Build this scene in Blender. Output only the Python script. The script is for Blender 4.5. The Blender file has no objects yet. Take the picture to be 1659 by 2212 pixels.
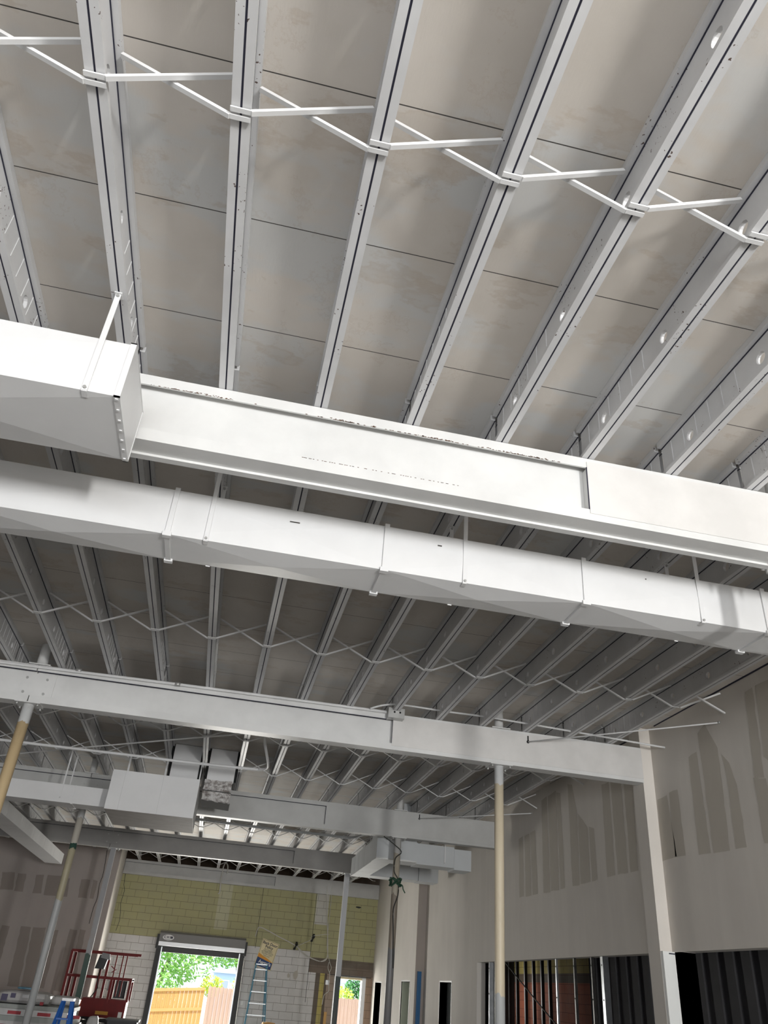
import bpy, math, random
from mathutils import Vector, Matrix, noise
random.seed(7)
D = bpy.data
COL = bpy.context.scene.collection
SC = bpy.context.scene

# ------------------------------------------------------------------ camera
PITCH, ROLL, YAW = 0.5547, 0.0869, 0.1627
f_ = Vector((math.sin(YAW)*math.cos(PITCH), math.cos(YAW)*math.cos(PITCH), math.sin(PITCH)))
r0 = Vector((math.cos(YAW), -math.sin(YAW), 0)); u0 = r0.cross(f_)
r_ = r0*math.cos(ROLL)+u0*math.sin(ROLL); u_ = -r0*math.sin(ROLL)+u0*math.cos(ROLL)
cd = D.cameras.new('camera'); cam = D.objects.new('camera', cd); COL.objects.link(cam)
cam.matrix_world = Matrix(((r_.x, u_.x, -f_.x, 0), (r_.y, u_.y, -f_.y, 0), (r_.z, u_.z, -f_.z, 1.6), (0, 0, 0, 1)))
cd.sensor_fit = 'VERTICAL'; cd.sensor_height = 36; cd.lens = 1672.6/2212*36
cd.clip_start = .05; cd.clip_end = 300
SC.camera = cam
SC.view_settings.view_transform = 'Standard'; SC.view_settings.look = 'None'
SC.view_settings.gamma = 1; SC.view_settings.use_curve_mapping = False
SC.view_settings.exposure = 0.2
SC.cycles.max_bounces = 8; SC.cycles.diffuse_bounces = 6
SC.cycles.sample_clamp_indirect = 6.0

# ------------------------------------------------------------------ world, sun, daylight
w = D.worlds.new('sky'); SC.world = w; w.use_nodes = True
bg = w.node_tree.nodes['Background']; bg.inputs[0].default_value = (.80, .90, 1, 1); bg.inputs[1].default_value = 2.0
sd = D.lights.new('sun', 'SUN'); so = D.objects.new('sun', sd); COL.objects.link(so)
sd.energy = 4.0; sd.angle = .01; sd.color = (1, .95, .86)
so.rotation_euler = Vector((.25, .42, -.87)).to_track_quat('-Z', 'Y').to_euler()

def area(name, loc, direction, sx, sy, power, col=(1, 1, 1), spread=math.pi):
    l = D.lights.new(name, 'AREA'); l.shape = 'RECTANGLE'; l.size = sx; l.size_y = sy
    l.energy = power; l.color = col; l.spread = spread
    o = D.objects.new(name, l); COL.objects.link(o); o.location = loc
    o.rotation_euler = Vector(direction).to_track_quat('-Z', 'Y').to_euler(); return o
# daylight through the shopfront glazing behind the camera, plus an added narrow lamp at its right shaping the joist shadows
area('shopfront_daylight', (-1.5, -8.0, 1.9), (.03, 1, .12), 10, 2.6, 560, (.985, .99, 1))
area('front_right_lamp', (4.4, -7.8, 1.5), (-.22, 1, .34), .6, 1.7, 900, (1, .99, .97))
# light thrown back up by the sunlit concrete yard outside the rear openings
area('yard_bounce', (.1, 29.4, -.08), (0, -.35, 1), 4.2, 2.6, 900, (1, .97, .90))
area('roller_door_daylight', (.08, 27.90, 1.05), (0, -1, -.12), 2.2, 2.0, 260, (1, .98, .92))
area('store_fill_lamp', (7.6, 25.2, 1.8), (.3, -1, -.1), .8, 1.2, 24, (1, .95, .9))  # added lamp to light the red block wall; no window is built here
area('rear_door_daylight', (4.74, 27.95, 1.0), (0, -1, .3), .9, 1.8, 45, (1, .98, .92))

# ------------------------------------------------------------------ materials
def srgb(r, g, b):
    f = lambda c: c/12.92 if c <= .04045 else ((c+.055)/1.055)**2.4
    return (f(r/255), f(g/255), f(b/255), 1)
MATS = {}
class NT:
    def __init__(s, name, rough=.6, metal=0., spec=.4):
        m = D.materials.new(name); m.use_nodes = True; s.m = m; s.t = m.node_tree
        s.b = s.t.nodes['Principled BSDF']; s.b.inputs['Roughness'].default_value = rough
        s.b.inputs['Metallic'].default_value = metal; s.b.inputs['Specular IOR Level'].default_value = spec
        MATS[name] = m
    def n(s, typ, **k):
        nd = s.t.nodes.new(typ)
        for a, v in k.items(): setattr(nd, a, v)
        return nd
    def link(s, a, b): s.t.links.new(a, b)
    def pos(s):
        g = s.n('ShaderNodeNewGeometry'); return g.outputs['Position']
    def math(s, op, a, b=None, clamp=False):
        nd = s.n('ShaderNodeMath', operation=op); nd.use_clamp = clamp
        for i, v in enumerate((a, b)):
            if v is None: continue
            if isinstance(v, (int, float)): nd.inputs[i].default_value = v
            else: s.link(v, nd.inputs[i])
        return nd.outputs[0]
    def noise(s, vec, scale, detail=3., rough=.55, stretch=None):
        if stretch:
            mp = s.n('ShaderNodeMapping'); mp.inputs['Scale'].default_value = stretch; s.link(vec, mp.inputs[0]); vec = mp.outputs[0]
        nd = s.n('ShaderNodeTexNoise'); nd.inputs['Scale'].default_value = scale; nd.inputs['Detail'].default_value = detail
        nd.inputs['Roughness'].default_value = rough; s.link(vec, nd.inputs['Vector']); return nd.outputs[0]
    def ramp(s, fac, stops, interp='LINEAR'):
        nd = s.n('ShaderNodeValToRGB'); cr = nd.color_ramp; cr.interpolation = interp
        while len(cr.elements) < len(stops): cr.elements.new(.5)
        for e, (p, c) in zip(cr.elements, stops):
            e.position = p; e.color = c if len(c) == 4 else (*c, 1)
        s.link(fac, nd.inputs[0]); return nd.outputs[0]
    def mix(s, fac, a, b, mode='MIX'):
        nd = s.n('ShaderNodeMix', data_type='RGBA', blend_type=mode)
        for i, v in ((0, fac), (6, a), (7, b)):
            if isinstance(v, (int, float)): nd.inputs[i].default_value = v
            elif isinstance(v, tuple): nd.inputs[i].default_value = v
            else: s.link(v, nd.inputs[i])
        return nd.outputs[2]
    def sep(s, v):
        nd = s.n('ShaderNodeSeparateXYZ'); s.link(v, nd.inputs[0]); return nd.outputs
    def col(s, c):
        if isinstance(c, tuple): s.b.inputs['Base Color'].default_value = c
        else: s.link(c, s.b.inputs['Base Color'])
        return s
    def bump(s, h, strength=.3, dist=.01):
        nd = s.n('ShaderNodeBump'); nd.inputs['Strength'].default_value = strength; nd.inputs['Distance'].default_value = dist
        s.link(h, nd.inputs['Height']); s.link(nd.outputs[0], s.b.inputs['Normal']); return s

def flat(name, c, rough=.6, metal=0., var=.0, scale=6.):
    t = NT(name, rough, metal)
    if var:
        nz = t.noise(t.pos(), scale, 4)
        d = tuple(x*(1-var) for x in c[:3])+(1,)
        t.col(t.mix(t.math('MULTIPLY', t.math('SUBTRACT', nz, .3), 2., True), d, c))
    else: t.col(c)
    return t.m

def painted(name, c, rough=.5, speck=.0, dirt=.12):
    t = NT(name, rough); P = t.pos()
    a = t.noise(P, 2.2, 5)
    k = tuple(x*(1-dirt) for x in c[:3])+(1,)
    base = t.mix(t.ramp(a, [(.35, (0, 0, 0)), (.65, (1, 1, 1))]), k, c)
    if speck:
        v = t.noise(P, 55, 2, .5); g = t.noise(P, 3.1, 2)
        m_ = t.math('MULTIPLY', t.math('GREATER_THAN', v, .70-speck*.1), t.math('GREATER_THAN', g, .60))
        base = t.mix(m_, base, (.09, .06, .05, 1))
    t.col(base).bump(t.noise(P, 18, 3), .06, .01); return t.m

painted('white_joist', (.64, .64, .645, 1), .45, speck=.3)
painted('white_beam', (.67, .67, .66, 1), .42)
painted('beam_dim', (.52, .52, .505, 1), .5)  # this and the next: white beam darkened, far dimness put into the colour
painted('beam_dimmest', (.36, .35, .335, 1), .55)
painted('cover_cream', (.66, .645, .625, 1), .45)
painted('white_duct', (.69, .69, .69, 1), .42, dirt=.06)
painted('grey_duct', (.52, .54, .55, 1), .5, dirt=.08)
painted('white_rod', (.70, .70, .70, 1), .5)
flat('slot_dark', (.03, .03, .05, 1), .9)
flat('black_void', (.008, .008, .008, 1), .95)
flat('black_liner', (.012, .012, .012, 1), .9)
flat('bolt_grey', (.45, .45, .44, 1), .4, .5)
flat('galvanised', (.55, .57, .58, 1), .35, .75, var=.2, scale=14)
flat('stud_metal', (.50, .52, .54, 1), .3, .85, var=.3, scale=9)
flat('underside_brown', (.27, .235, .21, 1), .7, var=.2)  # darker grey-brown for the underside of the plenum
flat('rust', (.12, .07, .045, 1), .8)
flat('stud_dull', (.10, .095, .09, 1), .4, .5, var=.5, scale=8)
flat('raw_steel_dark', (.06, .055, .05, 1), .6, .3)
t = NT('foil', .3, .4); P = t.pos(); t.col(t.mix(t.ramp(t.noise(P, 15, 5, .7, (1, 1, 1.5)), [(.40, (0, 0, 0)), (.58, (1, 1, 1))]), (.34, .30, .28, 1), (.95, .93, .91, 1))); t.bump(t.noise(P, 30, 6, .7), 1., .03)

# roof deck panels: seams across the joists, water stains with their own outline
t = NT('roof_deck', .75); P = t.pos(); x, y, z = t.sep(P)
fr = t.math('FRACT', t.math('DIVIDE', t.math('SUBTRACT', y, 2.02-81*.81), .81))
seam = t.math('LESS_THAN', fr, .0075)
pan = t.n('ShaderNodeTexWhiteNoise', noise_dimensions='2D'); cx = t.n('ShaderNodeCombineXYZ')
t.link(t.math('FLOOR', t.math('DIVIDE', t.math('SUBTRACT', y, 2.02-81*.81), .81)), cx.inputs[0])
t.link(t.math('FLOOR', t.math('DIVIDE', t.math('ADD', x, 18.735), .61)), cx.inputs[1]); t.link(cx.outputs[0], pan.inputs[0])
cl = t.noise(P, 1.1, 5, .6)
base = t.mix(t.ramp(cl, [(.33, (0, 0, 0)), (.68, (1, 1, 1))]), (.55, .51, .46, 1), (.63, .59, .545, 1))
gr = t.noise(P, 1.7, 4, .6, (1, 1, 1))
base = t.mix(t.ramp(t.noise(P, .9, 4, .6, (1, 1.7, 1)), [(.52, (0, 0, 0)), (.60, (1, 1, 1))]), base, (.57, .57, .56, 1))
base = t.mix(t.math('MULTIPLY', pan.outputs[0], .22), base, (.53, .48, .42, 1))
st = t.noise(P, 1.3, 6, .65, (.8, 1.7, 1)); stm = t.ramp(st, [(.57, (0, 0, 0)), (.60, (1, 1, 1)), (.64, (.45, .45, .45)), (.9, (.35, .35, .35))])
ring = t.noise(P, 2.3, 7, .7); rg = t.ramp(ring, [(.585, (0, 0, 0)), (.60, (1, 1, 1)), (.615, (0, 0, 0))])
base = t.mix(t.math('MULTIPLY', stm, .30), base, (.42, .33, .24, 1))
base = t.mix(t.math('MULTIPLY', rg, .22), base, (.42, .33, .25, 1))
base = t.mix(seam, base, (.06, .055, .05, 1))
t.col(base).bump(t.noise(P, 26, 4, .6, (3, .6, 1)), .08, .01)
t = NT('dark_deck', .85); P = t.pos(); t.col(t.mix(t.noise(P, 4, 4, .6, (1, 6, 1)), (.035, .022, .015, 1), (.11, .075, .05, 1)))

# drywall: joint compound over grey board
def drywall(name, c, k):
    t = NT(name, .8); P = t.pos()
    a = t.noise(P, 1.0, 4); b = t.noise(P, 3.0, 4, .6, (1, 1, .12))
    col = t.mix(t.ramp(a, [(.3, (0, 0, 0)), (.7, (1, 1, 1))]), k, c)
    col = t.mix(t.math('MULTIPLY', t.ramp(b, [(.45, (0, 0, 0)), (.65, (1, 1, 1))]), .25), col, tuple(min(1, q*1.12) for q in c[:3])+(1,))
    t.col(col); return t.m
drywall('drywall_light', (.665, .63, .58, 1), (.61, .575, .53, 1))
drywall('drywall_patch', (.50, .465, .405, 1), (.47, .435, .38, 1))
drywall('drywall_brown', (.40, .35, .315, 1), (.36, .32, .29, 1))
drywall('drywall_left', (.43, .385, .355, 1), (.39, .35, .325, 1))
drywall('drywall_left_patch', (.30, .262, .232, 1), (.28, .245, .22, 1))
drywall('drywall_pillar', (.72, .68, .63, 1), (.66, .62, .57, 1))
drywall('white_column_face', (.88, .89, .86, 1), (.80, .81, .79, 1))
flat('dark_board', (.060, .058, .062, 1), .8, var=.5, scale=1.2)
flat('concrete_floor', (.45, .45, .445, 1), .55, var=.25, scale=1.5)
flat('ext_concrete', (.62, .60, .56, 1), .85, var=.15, scale=2)

# columns: paint on top, primer, bare metal at the foot - bands by height
def column_mat(name, stops, rough=.45, metal=.0):
    t = NT(name, rough, metal); P = t.pos(); x, y, z = t.sep(P)
    zz = t.math('DIVIDE', t.math('ADD', z, t.math('MULTIPLY', t.math('SUBTRACT', t.noise(P, 9, 3), .5), .18)), 5.2)
    c = t.ramp(zz, [(a/5.2, b) for a, b in stops], 'CONSTANT')
    rs = t.noise(P, 5, 5, .65, (1, 1, .35))
    c = t.mix(t.math('MULTIPLY', t.ramp(rs, [(.55, (0, 0, 0)), (.7, (1, 1, 1))]), .28), c, (.28, .19, .10, 1))
    t.col(c); return t.m
W_ = (.70, .71, .71, 1); CR = (.62, .54, .40, 1); TAN = (.46, .38, .25, 1); GAL = (.42, .43, .43, 1); GRN = (.03, .075, .055, 1); GRY = (.36, .36, .37, 1)
column_mat('column_rust', [(0, GAL), (1.9, (.50, .38, .22, 1)), (4.04, W_)])
column_mat('column_cream', [(0, GAL), (1.67, CR), (4.04, W_)])
column_mat('column_tan', [(0, GAL), (2.57, (.40, .36, .25, 1)), (3.38, GRN), (3.48, (.50, .47, .41, 1)), (3.9, W_)])
column_mat('column_brown', [(0, (.20, .20, .20, 1)), (2.3, (.24, .205, .165, 1)), (3.2, (.42, .38, .31, 1)), (3.92, (.55, .54, .52, 1))])
column_mat('column_green', [(0, GRN), (1.85, GRY)])
column_mat('column_plain', [(0, (.03, .045, .045, 1)), (1.86, (.50, .51, .53, 1))])

# rear wall of concrete block: mortar grid plus painted zones
def block_mat(name, zones, default, mortar=(.10, .09, .06, 1), axis=0):
    t = NT(name, .8); P = t.pos(); s_ = t.sep(P); x = s_[axis]; z = s_[2]
    wob = t.math('MULTIPLY', t.math('SUBTRACT', t.noise(P, 6, 3), .5), .012)
    zr = t.math('DIVIDE', t.math('ADD', t.math('SUBTRACT', z, 2.54-13*.2032), wob), .2032)
    row = t.math('FLOOR', zr); fz = t.math('FRACT', zr)
    sh = t.math('MULTIPLY', t.math('MODULO', row, 2.), .5)
    fx = t.math('FRACT', t.math('ADD', t.math('DIVIDE', t.math('ADD', t.math('ADD', x, 40.), wob), .4064), sh))
    mz = t.math('LESS_THAN', fz, .05); mx = t.math('LESS_THAN', fx, .022)
    m_ = t.math('MAXIMUM', mz, mx)
    base = default
    for (x0, x1, z0, z1, c) in zones:
        a = t.math('MULTIPLY', t.math('GREATER_THAN', x, x0), t.math('LESS_THAN', x, x1))
        b = t.math('MULTIPLY', t.math('GREATER_THAN', z, z0), t.math('LESS_THAN', z, z1))
        base = t.mix(t.math('MULTIPLY', a, b), base, c)
    nz = t.noise(P, 1.6, 5)
    base = t.mix(t.math('MULTIPLY', t.ramp(nz, [(.4, (0, 0, 0)), (.7, (1, 1, 1))]), .25), base, (.30, .29, .25, 1), 'MIX')
    base = t.mix(t.math('MULTIPLY', m_, .74), base, mortar)
    t.col(base).bump(m_, .25, -.01); return t.m
YEL = (.42, .40, .215, 1); WHT = (.68, .665, .65, 1); BRN = (.135, .105, .08, 1)
block_mat('rear_block', [(-9, 9, 2.54, 9, YEL), (3.42, 9, 2.39, 2.54, YEL), (3.42, 9, 2.19, 2.39, BRN), (3.42, 9, 1.99, 2.19, (.19, .145, .115, 1)),
    (3.66, 3.80, -1, 1.99, BRN), (3.80, 3.94, -1, 1.99, (.50, .42, .13, 1)), (3.94, 4.02, -1, 1.99, BRN), (4.02, 4.25, -1, 1.99, (.38, .30, .24, 1)), (5.24, 9, -1, 1.99, (.36, .25, .18, 1)),
    (.35, .75, 2.9, 9, (.50, .49, .33, 1)), (3.45, 3.85, 3.3, 9, (.53, .52, .47, 1))], WHT)
block_mat('side_block', [(-40, 40, 2.38, 9, (.50, .42, .14, 1)), (-40, 40, 2.17, 2.38, (.14, .11, .08, 1))], (.42, .13, .07, 1), (.08, .03, .02, 1), axis=1)

flat('lift_red', (.20, .007, .007, 1), .6, var=.25)
flat('lift_orange', (.40, .07, .03, 1), .5)
flat('black_plastic', (.015, .015, .016, 1), .45)
flat('grey_plastic', (.25, .25, .25, 1), .5)
flat('label_yellow', (.60, .30, .03, 1), .5)
flat('label_white', (.8, .8, .78, 1), .5)
flat('ladder_blue', (.015, .10, .38, 1), .45)
flat('ladder_pale_blue', (.10, .26, .36, 1), .5)
flat('ladder_white', (.9, .9, .9, 1), .4)
flat('blue_panel', (.02, .11, .26, 1), .6)
flat('bundle_plastic', (.55, .54, .53, 1), .3, var=.25, scale=5)
flat('bundle_blue', (.12, .26, .36, 1), .35)
flat('print_dark', (.07, .06, .12, 1), .5)
flat('print_red', (.35, .02, .03, 1), .5)
flat('board_grey', (.36, .38, .36, 1), .6, var=.2)
flat('hood_grey', (.22, .215, .21, 1), .45, .3)
flat('hood_light', (.72, .73, .74, 1), .35, .2)
flat('track_black', (.02, .02, .02, 1), .5)
flat('track_alu', (.6, .62, .64, 1), .35, .6)
flat('sign_cream', (.80, .70, .42, 1), .5)
flat('sign_blue', (.02, .06, .20, 1), .5)
flat('sign_orange', (.75, .33, .03, 1), .5)
flat('text_dark', (.03, .03, .05, 1), .5)
flat('green_light_wall', (.80, .88, .70, 1), .7)
flat('cable_white', (.55, .54, .50, 1), .6)
flat('cable_dark', (.02, .022, .02, 1), .6)
flat('cable_green', (.02, .07, .04, 1), .6)
t = NT('fence_orange', .8); P = t.pos(); x, y, z = t.sep(P); bx_ = t.math('FRACT', t.math('DIVIDE', x, .14))
t.col(t.mix(t.math('LESS_THAN', bx_, .06), t.mix(t.noise(P, 3, 4, .6, (6, 1, .5)), (.50, .27, .08, 1), (.68, .41, .16, 1)), (.30, .15, .05, 1)))
t = NT('fence_pink', .8); P = t.pos(); x, y, z = t.sep(P); bx_ = t.math('FRACT', t.math('DIVIDE', x, .14))
t.col(t.mix(t.math('LESS_THAN', bx_, .06), t.mix(t.noise(P, 3, 4, .6, (6, 1, .5)), (.42, .29, .22, 1), (.58, .42, .34, 1)), (.25, .16, .12, 1)))
flat('fence_rail', (.62, .37, .14, 1), .8)
for nm, a, b in (('leaf_green', (.10, .36, .06, 1), (.42, .68, .18, 1)), ('leaf_yellow', (.36, .52, .03, 1), (.75, .82, .12, 1)), ('leaf_dark', (.04, .20, .05, 1), (.14, .42, .12, 1))):
    t = NT(nm, .6); t.col(t.mix(t.noise(t.pos(), 4, 3), a, b)); t.b.inputs['Subsurface Weight'].default_value = 0
flat('bark', (.16, .12, .09, 1), .9)
flat('house_blue', (.45, .60, .78, 1), .7); flat('house_roof', (.30, .36, .42, 1), .8); flat('house_white', (.85, .88, .9, 1), .6)

# ------------------------------------------------------------------ mesh helper
class MB:
    def __init__(s): s.v = []; s.f = []; s.mi = []; s.mats = []; s.sm = []
    def mat(s, name):
        if name not in s.mats: s.mats.append(name)
        return s.mats.index(name)
    def face(s, pts, m, smooth=False):
        i = len(s.v); s.v += [tuple(p) for p in pts]; s.f.append(tuple(range(i, i+len(pts)))); s.mi.append(s.mat(m)); s.sm.append(smooth)
    def box(s, x0, x1, y0, y1, z0, z1, m, dz=0.):
        # dz: rise of the far (y1) end over the near end
        c = [(x, y, z+(dz if j else 0)) for x in (x0, x1) for j, y in enumerate((y0, y1)) for z in (z0, z1)]
        i = len(s.v); s.v += c; k = s.mat(m)
        for q in ((0, 1, 3, 2), (4, 6, 7, 5), (0, 4, 5, 1), (2, 3, 7, 6), (0, 2, 6, 4), (1, 5, 7, 3)):
            s.f.append(tuple(i+a for a in q)); s.mi.append(k); s.sm.append(False)
        return s
    def hexa(s, c, m):
        # c: bottom ring (4) then top ring (4)
        i = len(s.v); s.v += [tuple(p) for p in c]; k = s.mat(m)
        for q in ((3, 2, 1, 0), (4, 5, 6, 7), (0, 1, 5, 4), (1, 2, 6, 5), (2, 3, 7, 6), (3, 0, 4, 7)):
            s.f.append(tuple(i+a for a in q)); s.mi.append(k); s.sm.append(False)
        return s
    def tube(s, pts, r, m, n=10, cap=True, r2=None):
        P = [Vector(p) for p in pts]; rings = []; k = s.mat(m); up = None
        for j, p in enumerate(P):
            d = (P[min(j+1, len(P)-1)]-P[max(j-1, 0)]).normalized()
            if up is None: up = Vector((0, 0, 1)) if abs(d.z) < .9 else Vector((1, 0, 0))
            a = d.cross(up).normalized(); b = d.cross(a).normalized(); up = -b if False else up
            rr = r if r2 is None else r+(r2-r)*j/(len(P)-1)
            i = len(s.v); s.v += [tuple(p+a*rr*math.cos(2*math.pi*q/n)+b*rr*math.sin(2*math.pi*q/n)) for q in range(n)]; rings.append(i)
        for j in range(len(P)-1):
            for q in range(n):
                s.f.append((rings[j]+q, rings[j]+(q+1) % n, rings[j+1]+(q+1) % n, rings[j+1]+q)); s.mi.append(k); s.sm.append(n > 4)
        if cap:
            s.f.append(tuple(rings[0]+q for q in reversed(range(n)))); s.mi.append(k); s.sm.append(False)
            s.f.append(tuple(rings[-1]+q for q in range(n))); s.mi.append(k); s.sm.append(False)
        return s
    def bar(s, a, b, w_, h_, m):
        # rectangular bar between two points
        a = Vector(a); b = Vector(b); d = (b-a).normalized(); up = Vector((0, 0, 1)) if abs(d.z) < .95 else Vector((0, 1, 0))
        x = d.cross(up).normalized()*w_/2; y = x.cross(d).normalized()*h_/2
        return s.hexa([a-x-y, a+x-y, b+x-y, b-x-y, a-x+y, a+x+y, b+x+y, b-x+y], m)
    def mesh(s, name, off=(0, 0, 0)):
        me = D.meshes.new(name); o = Vector(off)
        me.from_pydata([tuple(Vector(p)-o) for p in s.v], [], s.f)
        for n_ in s.mats: me.materials.append(MATS[n_])
        me.polygons.foreach_set('material_index', s.mi); me.polygons.foreach_set('use_smooth', s.sm); me.update(); return me
    def obj(s, name, parent=None, **props):
        off = parent.matrix_world.translation if parent else Vector((0, 0, 0))
        if parent and not s.v: return None
        if parent is None and s.v:
            xs = [p[0] for p in s.v]; ys = [p[1] for p in s.v]; zs = [p[2] for p in s.v]
            off = Vector(((min(xs)+max(xs))/2, (min(ys)+max(ys))/2, min(zs)))
        else: off = parent['_o'] if parent else off
        o = D.objects.new(name, s.mesh(name, off)); COL.objects.link(o)
        if parent: o.parent = parent
        else: o.location = off
        o['_o'] = [float(q) for q in off]
        for k, v in props.items():
            if v is not None: o[k] = v
        return o
def thing(name, loc, label, category, group=None):
    o = D.objects.new(name, None); COL.objects.link(o); o.location = loc; o.empty_display_size = .1
    o['_o'] = [float(q) for q in loc]; o['label'] = label; o['category'] = category
    if group: o['group'] = group
    return o
def copy_thing(src, dloc, label, **kw):
    r = src.copy(); COL.objects.link(r); r.location = src.location+Vector(dloc); r['label'] = label
    for k, v in kw.items(): r[k] = v
    for ch in src.children:
        c = ch.copy(); COL.objects.link(c); c.parent = r
        for g in ch.children:
            d = g.copy(); COL.objects.link(d); d.parent = c
    return r
def struct(mb, name):
    return mb.obj(name, kind='structure')
def grid_solid(mb, x0, x1, y0, y1, z0, z1, holes, m, axis='x'):
    # wall slab with rectangular openings; axis = direction of the slab's normal; holes (a0,a1,z0,z1)
    A0, A1 = (y0, y1) if axis == 'x' else (x0, x1)
    as_ = sorted({A0, A1, *[h[0] for h in holes], *[h[1] for h in holes]}); as_ = [a for a in as_ if A0 <= a <= A1]
    zs = sorted({z0, z1, *[h[2] for h in holes], *[h[3] for h in holes]}); zs = [z for z in zs if z0 <= z <= z1]
    na, nz = len(as_)-1, len(zs)-1
    def solid(i, j):
        if i < 0 or j < 0 or i >= na or j >= nz: return False
        ca, cz = (as_[i]+as_[i+1])/2, (zs[j]+zs[j+1])/2
        return not any(h[0] < ca < h[1] and h[2] < cz < h[3] for h in holes)
    def P(a, d, z): return (d, a, z) if axis == 'x' else (a, d, z)
    d0, d1 = (x0, x1) if axis == 'x' else (y0, y1)
    for i in range(na):
        for j in range(nz):
            if not solid(i, j): continue
            a0, a1, b0, b1 = as_[i], as_[i+1], zs[j], zs[j+1]
            for d in (d0, d1): mb.face([P(a0, d, b0), P(a1, d, b0), P(a1, d, b1), P(a0, d, b1)], m)
            if not solid(i-1, j): mb.face([P(a0, d0, b0), P(a0, d1, b0), P(a0, d1, b1), P(a0, d0, b1)], m)
            if not solid(i+1, j): mb.face([P(a1, d0, b0), P(a1, d1, b0), P(a1, d1, b1), P(a1, d0, b1)], m)
            if not solid(i, j-1): mb.face([P(a0, d0, b0), P(a1, d0, b0), P(a1, d1, b0), P(a0, d1, b0)], m)
            if not solid(i, j+1): mb.face([P(a0, d0, b1), P(a1, d0, b1), P(a1, d1, b1), P(a0, d1, b1)], m)

# ------------------------------------------------------------------ levels
S = .61; X0 = -.4355
BY = [-1.95, 3.99, 10.03, 15.964, 21.90, 27.68]; BZ = [4.77, 4.765, 4.752, 4.712, 4.655, 4.59]
JD = .295
def zb(y):
    for i in range(5):
        if y <= BY[i+1] or i == 4:
            return BZ[i]+(BZ[i+1]-BZ[i])*(y-BY[i])/(BY[i+1]-BY[i])
def jx(k): return X0+S*k
ORD = ['first', 'second', 'third', 'fourth', 'fifth', 'sixth', 'seventh', 'eighth', 'ninth', 'tenth', 'eleventh', 'twelfth', 'thirteenth', 'fourteenth', 'fifteenth', 'sixteenth', 'seventeenth', 'eighteenth', 'nineteenth']
BAYN = ['in the first roof bay', 'in the second roof bay', 'in the third roof bay', 'in the fourth roof bay', 'in the fifth roof bay']

# ------------------------------------------------------------------ room shell
mb = MB(); mb.box(-12, 9.3, -9.2, 27.62, -.12, 0, 'concrete_floor'); struct(mb, 'floor')
mb = MB()
ys = [-9.2]+BY[:-1]+[27.0]
for a, b in zip(ys[:-1], ys[1:]):
    za, zc = zb(a)+JD, zb(b)+JD
    mb.hexa([(-12, a, za), (5.9, a, za), (5.9, b, zc), (-12, b, zc), (-12, a, za+.1), (5.9, a, za+.1), (5.9, b, zc+.1), (-12, b, zc+.1)], 'roof_deck')
mb.box(-12, 5.9, 27.0, 28.2, zb(27)+JD+.02, zb(27)+JD+.12, 'dark_deck')  # dark brown strip of deck along the rear wall
struct(mb, 'ceiling')

RW = [[(9.92, 4.08), (9.67, 4.09), (9.6, 3.34), (9.95, 3.32)], [(9.61, 4.11), (9.4, 4.11), (9.39, 3.32), (9.64, 3.33)],
[(9.05, 4.44), (8.86, 4.46), (8.85, 3.28), (9.1, 3.29)], [(8.78, 4.67), (8.6, 4.74), (8.41, 4.4), (8.47, 3.26), (8.79, 3.27)],
[(8.36, 4.32), (8.23, 4.18), (8.15, 3.92), (8.15, 3.25), (8.36, 3.26), (8.32, 4.03)], [(7.84, 3.93), (7.63, 3.88), (7.63, 3.23), (7.84, 3.25)],
[(7.72, 4.87), (7.58, 4.88), (7.65, 3.89), (7.82, 3.92)], [(7.52, 4.88), (7.21, 4.87), (7.35, 3.9), (7.6, 4.1)],
[(15.19, 4.32), (14.97, 4.34), (14.97, 3.3), (15.21, 3.3)], [(14.88, 4.33), (14.63, 4.34), (14.59, 3.29), (14.89, 3.29)],
[(14.58, 4.34), (14.34, 4.36), (14.29, 3.29), (14.54, 3.29)], [(13.99, 4.81), (13.73, 4.84), (13.73, 3.27), (14.02, 3.28)],
[(13.68, 4.83), (13.31, 4.86), (13.35, 3.27), (13.69, 3.28)], [(13.29, 4.82), (13.12, 4.78), (13.1, 3.28), (13.29, 3.28)],
[(12.8, 4.86), (12.62, 4.82), (12.49, 4.39), (12.53, 3.27), (12.8, 3.28)], [(12.45, 4.33), (12.12, 4.06), (12.13, 3.28), (12.49, 3.28)],
[(12.07, 4.07), (11.89, 4.01), (11.89, 3.29), (12.08, 3.28)], [(11.54, 4.6), (11.29, 4.59), (11.3, 3.29), (11.56, 3.29)],
[(11.23, 4.59), (10.9, 4.56), (10.91, 3.28), (11.22, 3.29)], [(10.82, 4.57), (10.56, 4.5), (10.62, 3.28), (10.84, 3.28)]]
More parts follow.
